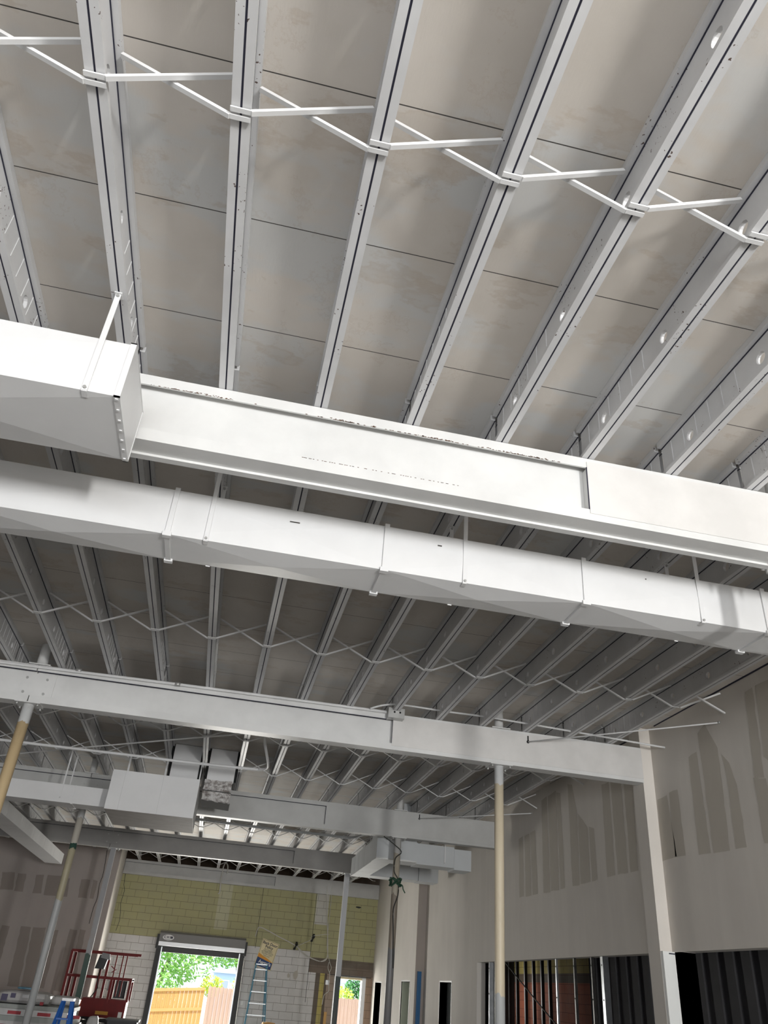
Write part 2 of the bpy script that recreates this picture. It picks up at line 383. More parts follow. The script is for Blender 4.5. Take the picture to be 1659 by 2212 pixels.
LW = [[(-5.79, 3.72), (-5.46, 3.74), (-5.38, 3.3), (-5.72, 3.28)], [(-5.37, 3.73), (-5.14, 3.74), (-5.1, 3.28), (-5.34, 3.28)],
[(-4.87, 3.74), (-4.66, 3.76), (-4.6, 3.28), (-4.84, 3.27)], [(-4.56, 3.77), (-4.18, 3.78), (-4.14, 3.25), (-4.53, 3.25)],
[(-4.03, 3.73), (-3.94, 3.73), (-3.89, 3.26), (-4.01, 3.26)], [(-3.62, 3.74), (-3.38, 3.75), (-3.35, 3.27), (-3.59, 3.27)],
[(-3.3, 3.76), (-3.17, 3.74), (-3.16, 3.28), (-3.27, 3.28)], [(-5.39, 2.42), (-5.18, 2.41), (-5.17, 1.57), (-5.37, 1.58)],
[(-4.89, 2.44), (-4.62, 2.44), (-4.52, 1.03), (-4.82, 1.03)], [(-4.57, 2.44), (-4.23, 2.46), (-4.17, 1.04), (-4.47, 1.04)],
[(-4.15, 2.43), (-3.88, 2.43), (-3.87, 1.04), (-4.1, 1.04)], [(-3.59, 2.48), (-3.39, 2.47), (-3.37, 0.98), (-3.61, 1.01)],
[(-3.32, 2.5), (-3.16, 2.48), (-3.12, 1.02), (-3.28, 1.03)]]
def ragged(poly, fn, step=.09, amp=.008):
    out = []
    for i, p in enumerate(poly):
        q = poly[(i+1) % len(poly)]; L = math.dist(p, q); n = max(1, int(L/step))
        for j in range(n):
            t_ = j/n; d = amp*(random.random()-.5)*2*(1 if j else .3)
            out.append(fn(p[0]+(q[0]-p[0])*t_+d, p[1]+(q[1]-p[1])*t_+d))
    return out
mb = MB()
grid_solid(mb, 5.68, 5.86, -9.2, 22.12, 0, 5.2, [(10.25, 17.75, 0, 2.29), (-2.5, 9.74, 0, 2.29), (19.6, 20.58, 0, 1.925)], 'drywall_light')
for p in RW:
    mb.face(ragged(p, lambda a, b: (5.678, a, min(b, zb(a)+JD-.01))), 'drywall_patch')
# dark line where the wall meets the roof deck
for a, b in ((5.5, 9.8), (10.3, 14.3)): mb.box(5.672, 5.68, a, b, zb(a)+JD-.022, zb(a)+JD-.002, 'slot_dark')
struct(mb, 'wall_right')
mb = MB(); grid_solid(mb, 5.45, 5.86, 22.12, 27.6, 0, 5.2, [(22.64, 23.58, 0, 1.91), (26.2, 27.12, 0, 1.865)], 'drywall_light')
mb.face([(5.449, 22.118, 0), (5.68, 22.118, 0), (5.68, 22.118, 5.1), (5.449, 22.118, 5.1)], 'drywall_brown')
struct(mb, 'wall_right_rear')
mb = MB(); mb.box(5.52, 5.68, 9.96, 10.25, 0, 5.04, 'drywall_light')
mb.face([(5.52, 9.958, 2.27), (5.68, 9.958, 2.27), (5.68, 9.958, 5.04), (5.52, 9.958, 5.04)], 'drywall_pillar')
mb.box(5.522, 5.80, 9.90, 9.96, 0, 2.29, 'white_column_face'); struct(mb, 'trim_1')
mb = MB(); mb.box(5.68, 5.86, 9.74, 9.90, 0, 2.288, 'drywall_light')
mb.box(5.60, 5.70, 9.892, 9.9, 2.262, 2.275, 'slot_dark'); struct(mb, 'trim_2')
# left drywall partition, its side return, far-left wall, shopfront wall
mb = MB(); mb.box(-12, -2.7, 25.8, 25.95, 0, 5.0, 'drywall_left')
for p in LW: mb.face(ragged(p, lambda a, b: (a, 25.797, b), .1, .012), 'drywall_left_patch')
struct(mb, 'wall_left')
mb = MB(); mb.box(-2.86, -2.70, 25.95, 27.6, 0, 5.0, 'drywall_pillar'); struct(mb, 'wall_left_return')
mb = MB(); mb.box(-12.15, -12, -9.2, 27.6, 0, 5.1, 'drywall_left'); struct(mb, 'wall_far_left')
mb = MB(); grid_solid(mb, -12, 9.3, -9.35, -9.2, 0, 5.2, [(-9.2, 4.1, .25, 2.9), (4.35, 5.6, 0, 2.4)], 'drywall_light', 'y'); struct(mb, 'wall_front')
# rear block wall
mb = MB(); grid_solid(mb, -3.2, 9.3, 27.6, 27.85, 0, 4.18, [(-1.09, 1.27, 0, 2.2), (4.25, 5.24, 0, 1.94)], 'rear_block', 'y')
for X_ in (1.70, 3.42): mb.box(X_, X_+.012, 27.594, 27.6, 1.2 if X_ > 3 else 2.5, 4.18, 'cable_dark')
pts = [(-2.62, 4.18), (-2.59, 3.87), (-2.53, 3.7), (-2.56, 3.36), (-2.5, 3.1), (-2.48, 2.86), (-2.52, 2.61)]
for a, b in zip(pts[:-1], pts[1:]): mb.bar((a[0], 27.598, a[1]), (b[0], 27.598, b[1]), .012, .012, 'cable_dark')
for cx_, cz_, rr in ((2.83, 1.85, .055), (3.04, 1.88, .10)):
    mb.face([(cx_+rr*(.8+.4*random.random())*math.cos(a*.45)*.8, 27.597, cz_+rr*(.8+.4*random.random())*math.sin(a*.45)*1.2) for a in range(14)], 'drywall_patch')
mb.face([(4.82+.09*math.cos(a*.63), 27.597, 3.9+.022*math.sin(a*.63)*(1+.5*random.random())) for a in range(10)], 'cable_dark')
struct(mb, 'wall_back')
mb = MB(); mb.box(-12, 9.3, 28.05, 28.2, 2.6, 5.2, 'dark_deck'); struct(mb, 'wall_back_parapet')
# side rooms to the right: outer block wall, partitions, ceiling
mb = MB(); mb.box(9.3, 9.45, -9.2, 27.6, 0, 3.2, 'side_block'); struct(mb, 'wall_side_room')
mb = MB(); mb.box(5.86, 9.3, -9.2, 27.6, 3.0, 3.1, 'dark_board'); struct(mb, 'ceiling_side_room')
mb = MB(); mb.box(7.0, 9.3, 25.45, 25.55, 0, 3.0, 'dark_board'); mb.box(6.25, 6.35, 18.4, 27.6, 0, 3.0, 'dark_board'); mb.box(5.86, 6.25, 21.0, 21.1, 0, 3.0, 'dark_board'); struct(mb, 'wall_partition')
mb = MB(); y0 = 4.0; i = 0
while y0 < 15.8:   # dark ribbed sheeting along the store rooms
    mb.box(7.35 if i % 2 else 7.30, 7.40, y0, y0+.2, 0, 3.0, 'dark_board'); y0 += .2; i += 1
struct(mb, 'wall_store_room')
mb = MB(); mb.box(7.40, 9.3, 15.9, 16.0, 0, 3.0, 'dark_board'); struct(mb, 'wall_store_end')
# outside
mb = MB(); mb.box(-20, 30, 27.62, 70, -.25, -.12, 'ext_concrete'); struct(mb, 'ground_yard')

# ------------------------------------------------------------------ beams
def beam(i, yf, yd, xL, xR, xbox, label, splice=None):
    zt = BZ[i]-.003; zl = {1: 4.275, 2: 4.283, 3: 4.215, 4: 4.19, 5: 4.17}[i]
    dep = yd; M = 'white_beam'; yw = yf+dep*.38
    M = {3: 'beam_dim', 4: 'beam_dimmest', 5: 'beam_dim'}.get(i, M)
    T = thing('roof_beam', ((xL+xR)/2, yf+dep/2, zl), label, 'beam')
    lt = .075; lb = .082
    segs = [(xL, xR)] if splice is None else [(xL, splice-.006), (splice+.006, xR)]
    m1 = MB(); m2 = MB(); m3 = MB()
    for a, b in segs:
        m1.box(a, b, yf, yf+dep, zt-.012, zt, M); m1.box(a, b, yf, yf+.012, zt-lt, zt-.012, M); m1.box(a, b, yf+dep-.012, yf+dep, zt-lt, zt-.012, M)
        if i > 1: m1.box(a, b, yf+.004, yf+.03, zt-lt-.006, zt-lt, 'slot_dark')
        m2.box(a, b, yf, yf+dep, zl, zl+.012, M); m2.box(a, b, yf, yf+.012, zl+.012, zl+lb, M); m2.box(a, b, yf+dep-.012, yf+dep, zl+.012, zl+lb, M)
        m2.box(a, b, yf+.012, yw, zl+lb-.01, zl+lb, M)
        m3.box(a, b, yw, yw+.02, zl+.012, zt-.012, M)
    if i == 1:
        m2.box(xL, xR, yf+dep-.05, yf+dep, zl-.016, zl, M)
    m1.obj('top_flange', T); m2.obj('bottom_flange', T); m3.obj('web', T)
    m4 = MB(); m4.box(xbox, xR, yf-.006, yf+.002, zl+.05, zt-.03, M)
    if M == 'white_beam':
        m4 = MB(); m4.box(xbox, xR, yf-.006, yf+.002, zl+.05, zt-.03, 'cover_cream')
    m4.box(xbox-.006, xbox, yf-.005, yf+.001, zl+lb, zt-lt, 'slot_dark')
    m4.box(xbox, xbox+.008, yf, yw, zl+lb, zt-lt, M); m4.obj('cover_plate', T)
    if splice is not None:
        m5 = MB(); m5.box(splice-.16, splice+.24, yw-.012, yw, zl+lb+.01, zt-lt-.015, M); sp = m5.obj('splice_plate', T)
        for dx in (-.10, .14):
            for dz in (.13, .31):
                b_ = MB(); b_.tube([(splice+dx, yw-.012, zl+dz), (splice+dx, yw-.026, zl+dz)], .016, 'bolt_grey', 6); b_.obj('bolt', sp)
    return T
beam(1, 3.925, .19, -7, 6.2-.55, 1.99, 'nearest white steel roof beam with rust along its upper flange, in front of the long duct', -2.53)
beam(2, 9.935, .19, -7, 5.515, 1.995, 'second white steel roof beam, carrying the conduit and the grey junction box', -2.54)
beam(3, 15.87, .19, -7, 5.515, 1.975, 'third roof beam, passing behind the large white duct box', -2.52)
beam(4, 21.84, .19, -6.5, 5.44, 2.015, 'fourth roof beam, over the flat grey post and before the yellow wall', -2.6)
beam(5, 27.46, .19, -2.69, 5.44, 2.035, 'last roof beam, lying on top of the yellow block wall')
# rust along the first beam
mb = MB()
for _ in range(260):
    a = random.choice([random.gauss(-.6, .12), random.gauss(.35, .10), random.gauss(.95, .2), random.gauss(1.55, .12)])
    r_s = random.uniform(.002, .006); z_ = 4.682+random.uniform(-.006, .014)
    mb.box(a, a+r_s*2.2, 3.9235, 3.925, max(z_, 4.688)-r_s*.3, max(z_, 4.688)+r_s*.6, 'rust')
for _ in range(60):
    a = random.uniform(.1, 1.1); mb.box(a, a+.009, 3.9235, 3.925, 4.352, 4.355, 'rust')
o = mb.obj('rust_spots', [q for q in D.objects if q.name == 'roof_beam'][0])

# ------------------------------------------------------------------ columns
def column(X, yc, zl, zt, mat_, label, r=.062, square=False, stub=True, ztop=None):
    T = thing('steel_column', (X, yc, 0), label, 'column')
    m = MB()
    if square: m.box(X-.062, X+.062, yc-.055, yc+.055, .012, zl-.014, mat_)
    else: m.tube([(X, yc, .012), (X, yc, 2), (X, yc, 3), (X, yc, zl-.014)], r, mat_, 24)
    m.obj('shaft', T)
    m = MB(); m.box(X-.14, X+.14, yc-.14, yc+.14, 0, .012, 'bolt_grey'); m.obj('base_plate', T)
    m = MB(); m.box(X-.15, X+.15, yc-.12, yc+.12, zl-.014, zl-.001, 'white_beam'); cp = m.obj('cap_plate', T)
    for dx in (-.12, .12):
        for dy in (-.095, .095):
            b_ = MB(); b_.tube([(X+dx, yc+dy, zl-.014), (X+dx, yc+dy, zl-.045)], .014, 'bolt_grey', 8); b_.obj('bolt', cp)
    if stub:
        m = MB(); m.box(X-.13, X+.13, yc-.11, yc+.11, zt+.001, zt+.014, 'white_beam'); m.obj('upper_plate', T)
        m = MB(); m.tube([(X, yc, zt+.014), (X, yc, zt+JD-.004)], r, 'white_beam', 24); m.obj('upper_stub', T)
    return T
column(3.49, 4.02, 4.275, BZ[1], 'column_cream', 'round column under the nearest beam at the right edge of the photo')
column(-2.53, 10.03, 4.283, BZ[2], 'column_rust', 'round column with bare rusty tan middle, at the left edge under the second beam', .066)
column(3.487, 10.03, 4.283, BZ[2], 'column_cream', 'tall cream round column with white top and galvanised foot under the second beam', .060)
column(-2.53, 15.965, 4.215, BZ[3], 'column_tan', 'slim round column with a dark green paint patch, under the third beam on the left')
column(3.465, 15.965, 4.215, BZ[3], 'column_brown', 'brownish round column wrapped with cable, before the far duct elbow', .066)
column(-2.50, 21.935, 4.19, BZ[4], 'column_green', 'grey square column with dark green foot, in front of the red lift', square=True, stub=False)
column(3.462, 21.935, 4.19, BZ[4], 'column_plain', 'flat grey post dark at the foot, in front of the small rear door', square=True, stub=False)

# ------------------------------------------------------------------ joists
def joist_parts(y0, y1, zf):
    # local coordinates: x=0 at joist axis, absolute y and z
    a, b = y0, y1; dz = zf(b)-zf(a); za = zf(a)
    bot = MB()
    for sx in (-1, 1):
        x0, x1 = (sx*.005, sx*.043) if sx > 0 else (-.043, -.005)
        bot.box(x0, x1, a, b, za, za+.006, 'white_joist', dz)
        xo = sx*.043; bot.box(min(xo, xo-sx*.006), max(xo, xo-sx*.006), a, b, za+.006, za+.028, 'white_joist', dz)
    bot.box(-.010, .010, a, b, za+.004, za+.010, 'slot_dark', dz)
    top = MB(); zt = JD
    for sx in (-1, 1):
        xs = sorted((sx*.012, sx*.045)); top.box(xs[0], xs[1], a, b, za+zt-.045, za+zt-.002, 'white_joist', dz)
        xs = sorted((sx*.012, sx*.016)); top.box(xs[0]-.001, xs[1]+.001, a, b, za+zt-.052, za+zt-.045, 'slot_dark', dz)
    web = MB(); ht = .012; zlo, zhi = .010, zt-.05; zc = .125; hr = .040; cw = .11
    n0 = math.ceil((a+.12-1.348)/.762); hs = []
    while 1.348+n0*.762 < b-.12: hs.append(1.348+n0*.762); n0 += 1
    def Z(y, h): return za+dz*(y-a)/(b-a)+h
    def quad(p, x): web.face([(x, y, Z(y, h)) for y, h in p], 'white_joist')
    N = 16
    for x in (-ht, ht):
        cur = a
        for h in hs:
            quad([(cur, zlo), (h-cw, zlo), (h-cw, zhi), (cur, zhi)], x)
            quad([(h-cw, zlo), (h+cw, zlo), (h+cw, zc-cw*.9), (h-cw, zc-cw*.9)], x)
            quad([(h-cw, zc+cw*.9), (h+cw, zc+cw*.9), (h+cw, zhi), (h-cw, zhi)], x)
            ring = []; outer = []
            for q in range(N):
                t_ = 2*math.pi*q/N; c, s_ = math.cos(t_), math.sin(t_); ring.append((h+hr*c, zc+hr*s_))
                mx = max(abs(c), abs(s_)); outer.append((h+cw*c/mx, zc+cw*.9*s_/mx))
            for q in range(N):
                p = (q+1) % N; quad([ring[q], outer[q], outer[p], ring[p]], x)
            cur = h+cw
        quad([(cur, zlo), (b, zlo), (b, zhi), (cur, zhi)], x)
    for h in hs:
        for q in range(N):
            t0, t1 = 2*math.pi*q/N, 2*math.pi*(q+1)/N
            y_0, h0, y_1, h1 = h+hr*math.cos(t0), zc+hr*math.sin(t0), h+hr*math.cos(t1), zc+hr*math.sin(t1)
            web.face([(-ht, y_0, Z(y_0, h0)), (ht, y_0, Z(y_0, h0)), (ht, y_1, Z(y_1, h1)), (-ht, y_1, Z(y_1, h1))], 'white_joist')
    # pressed ribs towards both bearings
    for e in (1, -1):
        for q in range(6):
            y_ = b-.12-q*.15 if e > 0 else a+.12+q*.15
            if any(abs(y_-h) < .06 for h in hs): y_ += .07
            for sx in (-1, 1):
                xs = sorted((sx*ht, sx*(ht+.0035))); web.box(xs[0], xs[1], y_-.007, y_+.007, Z(y_, .03), Z(y_, zhi-.01), 'white_joist')
    return bot, top, web
spans = [(BY[0]+.05, BY[1]-.01), (BY[1]+.03, BY[2]-.01), (BY[2]+.03, BY[3]-.01), (BY[3]+.03, BY[4]-.01), (BY[4]+.03, 27.60)]
KR = [range(-4, 10), range(-5, 10), range(-7, 10), range(-9, 10), range(-4, 9)]
zoff = .001
def make_joists():
    for bi, (y0, y1) in enumerate(spans):
        bot, top, web = joist_parts(y0, y1, lambda y: zb(y)+zoff)
        src = None; ks = sorted(KR[bi], reverse=True)
        for k in ks:
            n_ = 9-k; lab = 'white steel roof joist, %s from the right wall, %s' % (ORD[n_], BAYN[bi])
            if src is None:
                src = thing('roof_joist', (0, y0, zb(y0)), lab, 'joist', 'roof joists')
                bot.obj('bottom_chord', src); top.obj('top_chord', src); web.obj('web', src)
                src.location.x = jx(k); first = k
            else: copy_thing(src, ((k-first)*S, 0, 0), lab)
    # stubs over the left partition
    bot, top, web = joist_parts(BY[4]+.03, 25.79, lambda y: zb(y)+zoff); src = None
    for k in range(-5, -11, -1):
        lab = 'short white roof joist over the left drywall partition, %s from the corner post' % ORD[-5-k]
        if src is None:
            src = thing('roof_joist', (0, BY[4], zb(BY[4])), lab, 'joist', 'roof joists'); bot.obj('bottom_chord', src); top.obj('top_chord', src); web.obj('web', src)
            src.location.x = jx(k)
        else: copy_thing(src, ((k+5)*S, 0, 0), lab)
make_joists()
# bridging
ROWS = [(2.059, 0, range(-4, 10), 'first bay row', .022), (8.173, 1, range(-5, 10), 'second bay row', .020), (12.18, 2, range(-6, 10), 'third bay near row', .018),
        (14.229, 2, range(-6, 10), 'third bay far row', .018), (18.248, 3, range(-8, 10), 'fourth bay near row', .018), (20.321, 3, range(-8, 10), 'fourth bay far row', .018), (26.468, 4, range(-4, 9), 'fifth bay row', .018)]
for (y_, bi, ks, txt, th) in ROWS:
    z0 = zb(y_)+zoff; src = None
    for k in sorted(ks, reverse=True):
        if y_ == 14.229 and k in (-1, 0): continue
        if k == 9 and bi != 4:
            T = thing('cross_brace', (jx(9), y_, z0), 'white cross brace between the last joist and the right wall, '+txt, 'brace', 'cross braces between joists')
            for zz0, zz1 in ((z0-.012, z0+.245), (z0+.245, z0-.012)):
                m = MB(); m.bar((jx(9)+.06 if zz0 < z0 else jx(9)+.06, y_+(.018 if zz0 < z0 else -.018), zz0), (5.675, y_+(.018 if zz0 < z0 else -.018), zz1), th, th, 'white_rod'); m.obj('rod', T)
            continue
        lab = 'white cross brace beside the %s joist from the right wall, %s' % (ORD[9-k], txt)
        if src is None:
            T = thing('cross_brace', (jx(k), y_, z0), lab, 'brace', 'cross braces between joists'); src = T; first = k
            m = MB(); yy = y_-.018
            m.bar((jx(k)-.045, yy, z0-.011), (jx(k)+.05, yy, z0-.011), th, .008, 'white_rod'); m.bar((jx(k)+.045, yy, z0-.012), (jx(k+1)-.05, yy, z0+.235), th, th*.8, 'white_rod'); m.obj('rod', T)
            m = MB(); yy = y_+.018
            m.bar((jx(k+1)+.045, yy, z0-.011), (jx(k+1)-.045, yy, z0-.011), th, .008, 'white_rod'); m.bar((jx(k+1)-.045, yy, z0-.012), (jx(k)+.05, yy, z0+.235), th, th*.8, 'white_rod'); m.obj('rod', T)
        else: copy_thing(src, ((k-first)*S, 0, 0), lab)

# ------------------------------------------------------------------ ducts
def duct_run(T, xs, y0, y1, z0, z1, M, name='duct_section', cr=.022):
    # sections along x with cross-broken sheets
    for a, b in zip(xs[:-1], xs[1:]):
        m = MB(); c = ((a+b)/2)
        def pan(p0, p1, p2, p3, ctr):
            for q, r in ((p0, p1), (p1, p2), (p2, p3), (p3, p0)): m.face([q, r, ctr], M)
        pan((a, y0, z0), (b, y0, z0), (b, y1, z0), (a, y1, z0), (c, (y0+y1)/2, z0-cr))
        pan((a, y0, z0), (a, y0, z1), (b, y0, z1), (b, y0, z0), (c, y0-cr*.5, (z0+z1)/2))
        m.face([(a, y1, z0), (b, y1, z0), (b, y1, z1), (a, y1, z1)], M); m.face([(a, y0, z1), (a, y1, z1), (b, y1, z1), (b, y0, z1)], M)
        m.face([(a, y0, z0), (a, y1, z0), (a, y1, z1), (a, y0, z1)], M); m.face([(b, y0, z0), (b, y0, z1), (b, y1, z1), (b, y1, z0)], M)
        m.obj(name, T)
def collar(T, x, y0, y1, z0, z1, M='white_duct', w_=.034, p=.014):
    m = MB(); m.box(x-w_/2, x+w_/2, y0-p, y0, z0-p, z1+p, M); m.box(x-w_/2, x+w_/2, y0-p, y1+p, z0-p, z0, M); m.box(x-w_/2, x+w_/2, y1, y1+p, z0-p, z1+p, M)
    m.box(x-w_/2-.012, x+w_/2+.012, y0-p-.006, y0+.02, z0-p-.006, z0+.012, M); m.box(x-w_/2-.012, x+w_/2+.012, y1-.02, y1+p+.006, z0-p-.006, z0+.012, M)
    m.obj('collar', T)
def strap(T, x, y, ztop, zdown, w_=.032, under=None, M='white_duct'):
    m = MB(); m.box(x-w_/2, x+w_/2, y-.008, y-.002, zdown, ztop, M); m.box(x-w_/2-.006, x+w_/2+.006, y-.02, y+.03, ztop-.006, ztop, M)
    if under: m.box(x-w_/2, x+w_/2, y-.004, y+under, zdown-.004, zdown, M)
    s_ = m.obj('hanger_strap', T)
    for z in (zdown+.015, ztop-.02):
        b_ = MB(); b_.tube([(x, y-.006, z), (x, y-.018, z)], .009, 'bolt_grey', 8); b_.obj('bolt', s_)
TA = thing('air_duct', (-3.5, 3.6, 4.075), 'short white rectangular duct with capped end, at the left edge before the nearest beam', 'duct')
duct_run(TA, [-6.5, -4.8, -2.9, -.872], 3.292, 3.872, 4.075, 4.43, 'white_duct')
strap(TA, jx(-1)+.0, 3.288, zb(3.3)-.001, 4.07, .03, .05)
m = MB()
for (yy0, yy1, zz0, zz1) in ((3.284, 3.292, 4.067, 4.438), (3.872, 3.88, 4.067, 4.438), (3.284, 3.88, 4.067, 4.075), (3.284, 3.88, 4.43, 4.438)): m.box(-.90, -.868, yy0, yy1, zz0, zz1, 'white_duct')
for q in range(7):
    z_ = 4.078; y_ = 3.30+q*.09; m.tube([(-.884, y_, 4.0665), (-.884, y_, 4.0668+.0)], .001, 'white_duct', 4) if False else m.box(-.892, -.878, y_, y_+.014, 4.062, 4.067, 'white_duct')
m.obj('end_flange', TA)
m = MB(); m.face([(-.8715, 3.29, 4.075), (-.8715, 3.87, 4.075), (-.8715, 3.87, 4.43), (-.8715, 3.29, 4.43)], 'white_duct'); m.obj('end_cap', TA)
TB = thing('air_duct', (0, 4.9, 4.085), 'long white rectangular duct crossing the whole roof under the nearest beam', 'duct')
duct_run(TB, [-5.2, -3.7, -2.17, -.675, .805, 2.295, 3.75, 5.2], 4.70, 5.075, 4.086, 4.435, 'white_duct')
for x_ in (-2.17, -.675, .805, 2.295, 3.75): collar(TB, x_, 4.70, 5.075, 4.086, 4.435)
for x_, k in ((-.42, 0), (1.385, 3), (3.21, 6)): strap(TB, x_, 4.694, zb(4.7)-.001, 4.080, .030, .05)
for x_ in (-.40, 1.385, 3.21): strap(TB, x_, 5.082, zb(5.1)-.001, 4.080, .030)
mm = MB()
for (x_, z_, w_, tl) in ((.115, 4.335, .07, 0), (1.18, 4.345, .03, .008), (-2.0, 4.3, .03, 0), (2.78, 4.36, .008, .01)):
    mm = MB(); mm.box(x_, x_+w_, 4.6885, 4.6905, z_-.004, z_+.004, 'raw_steel_dark'); mm.obj('scratch_mark', TB)

# plenum box with risers (third bay)
TP = thing('duct_plenum', (-1.13, 14.2, 3.72), 'large white hanging duct box with two vertical risers, in the middle of the roof', 'duct')
M = 'white_duct'
PW = dict(x0=-1.82, x1=-.44, y0=13.42, y1=14.95, z0=3.735, z1=4.335)
m = MB(); m.box(PW['x0'], PW['x1'], PW['y0'], PW['y1'], PW['z0'], PW['z1'], 'white_duct'); m.box(PW['x0']+.002, PW['x1']-.002, PW['y0']+.004, PW['y1']-.002, PW['z0']-.004, PW['z0'], 'underside_brown')
m.box(-1.62, -1.617, 13.418, 13.42, 3.735, 4.335, 'bolt_grey'); m.box(-1.02, -1.017, 13.418, 13.42, 3.735, 4.335, 'bolt_grey'); m.obj('box', TP)
def riser(nm, xa, xb, zlow, y0=14.08, y1=14.75):
    m = MB(); zt = zb(14.3)+JD-.004
    m.face([(xa, y0, zlow), (xb, y0, zlow), (xb, y0, zt), (xa, y0, zt)], 'white_duct')
    m.face([(xa, y1, zlow), (xb, y1, zlow), (xb, y1, zt), (xa, y1, zt)], 'white_duct')
    m.box(xa-.045, xa, y0+.02, y1, zlow+.02, zt, 'black_liner'); m.box(xb, xb+.045, y0+.02, y1, zlow+.02, zt, 'black_liner')
    m.obj(nm, TP)
riser('riser', -.985, -.515, 4.336)
riser('riser', -.36, .10, 4.47)
m = MB(); nx = 12; nz_ = 8
for f_i in range(1):
    G = {}
    for i in range(nx+1):
        for j in range(nz_+1):
            x_ = -.385+.47*i/nx; z_ = 4.15+.33*j/nz_
            d = .03*noise.noise(Vector((x_*9, z_*11, 3.1)))+.012*noise.noise(Vector((x_*30, z_*34, 7)))
            G[i, j] = (x_+.012*noise.noise(Vector((z_*12, i, 0))), 14.02+d+(.02 if j < 4 else 0), z_+.018*noise.noise(Vector((x_*12, j*.3, 5)))-(.03*i/nx if j == 0 else 0))
    for i in range(nx):
        for j in range(nz_): m.face([G[i, j], G[i+1, j], G[i+1, j+1], G[i, j+1]], 'foil')
    for j in range(nz_):
        for (i, xx) in ((0, -.385), (nx, .10)):
            a_, b_ = G[i, j], G[i, j+1]; m.face([a_, b_, (b_[0], 14.72, b_[2]), (a_[0], 14.72, a_[2])], 'foil')
m.face([(-.385, 14.03, 4.15), (.10, 14.03, 4.13), (.10, 14.72, 4.13), (-.385, 14.72, 4.15)], 'black_liner')
m.box(-.39, .09, 13.995, 14.01, 4.29, 4.30, 'cable_dark'); m.obj('foil_wrap', TP, label='crumpled silver foil insulation wrap')
for x_ in (-1.68, -1.06): strap(TP, x_, 14.13, zb(14.1)-.002, 4.336, .03)
strap(TP, -.47, 13.9, zb(14.1)-.002, 4.336, .02)
TL = thing('air_duct', (-2.9, 14.2, 3.84), 'low white duct run joining the large hanging box from the left', 'duct')
duct_run(TL, [-5.2, -3.46, -2.42, -1.822], 14.0, 14.45, 3.845, 4.125, 'white_duct', cr=.004)
collar(TL, -2.42, 14.0, 14.45, 3.845, 4.125, w_=.012, p=.005)
strap(TL, -2.62, 13.996, zb(14)-.002, 3.9, .022); strap(TL, -2.60, 14.46, zb(14)-.002, 3.9, .022)
# side duct running to the left partition
TS = thing('air_duct', (-4.4, 20, 3.9), 'white sectioned duct running back into the left drywall partition', 'duct')
secs = [14.5, 15.4, 16.8, 18.2, 19.7, 21.2, 22.7, 24.25]
for a, b in zip(secs[:-1], secs[1:]):
    m = MB(); m.box(-4.456, -4.014, a, b-.012, 3.927, 4.18, 'white_duct'); m.box(-4.451, -4.019, b-.012, b, 3.932, 4.175, 'slot_dark'); m.obj('duct_section', TS)
# elbow assembly at the far right
TE = thing('duct_elbow', (4.1, 16.6, 3.86), 'grey painted duct junction with riser, behind the cable-wrapped column', 'duct')
m = MB(); m.box(3.14, 3.965, 16.4, 16.95, 3.87, 4.5, 'grey_duct'); m.box(3.135, 3.97, 16.39, 16.41, 3.865, 3.89, 'bolt_grey'); m.obj('front_box', TE)
m = MB(); m.box(3.68, 3.94, 16.55, 16.9, 4.5, zb(16.6)+JD-.004, 'grey_duct'); m.obj('riser', TE)
m = MB(); m.box(3.966, 4.75, 16.42, 16.9, 3.845, 4.232, 'grey_duct'); m.obj('branch', TE)
m = MB(); m.box(4.752, 5.11, 16.42, 16.9, 3.815, 4.20, 'grey_duct'); m.obj('branch_end', TE)
m = MB()
for (ya, xa, za, yb_, xb_, zb_) in ((16.95, 3.16, 3.875, 18.2, 3.22, 3.91), (18.215, 3.22, 3.91, 19.2, 3.27, 3.94), (19.215, 3.27, 3.94, 20.0, 3.32, 3.965)):
    w1 = .38; h1 = .42
    m.hexa([(xa, ya, za), (xa+w1, ya, za), (xb_+w1, yb_, zb_), (xb_, yb_, zb_), (xa, ya, za+h1), (xa+w1, ya, za+h1), (xb_+w1, yb_, zb_+h1), (xb_, yb_, zb_+h1)], 'grey_duct')
    m.hexa([(xb_+.004, yb_, zb_+.004), (xb_+w1-.004, yb_, zb_+.004), (xb_+w1-.004, yb_+.016, zb_+.004), (xb_+.004, yb_+.016, zb_+.004), (xb_+.004, yb_, zb_+h1-.004), (xb_+w1-.004, yb_, zb_+h1-.004), (xb_+w1-.004, yb_+.016, zb_+h1-.004), (xb_+.004, yb_+.016, zb_+h1-.004)], 'slot_dark')
m.obj('rear_run', TE)
m = MB(); m.box(3.32, 4.9, 20.02, 20.5, 3.97, 4.37, 'grey_duct'); m.box(4.912, 5.40, 20.02, 20.5, 3.96, 4.36, 'grey_duct'); m.obj('rear_branch', TE)
strap(TE, 4.55, 16.405, zb(16.4)-.002, 3.9, .022); strap(TE, 3.22, 17.6, zb(17.6)-.002, 4.3, .02)

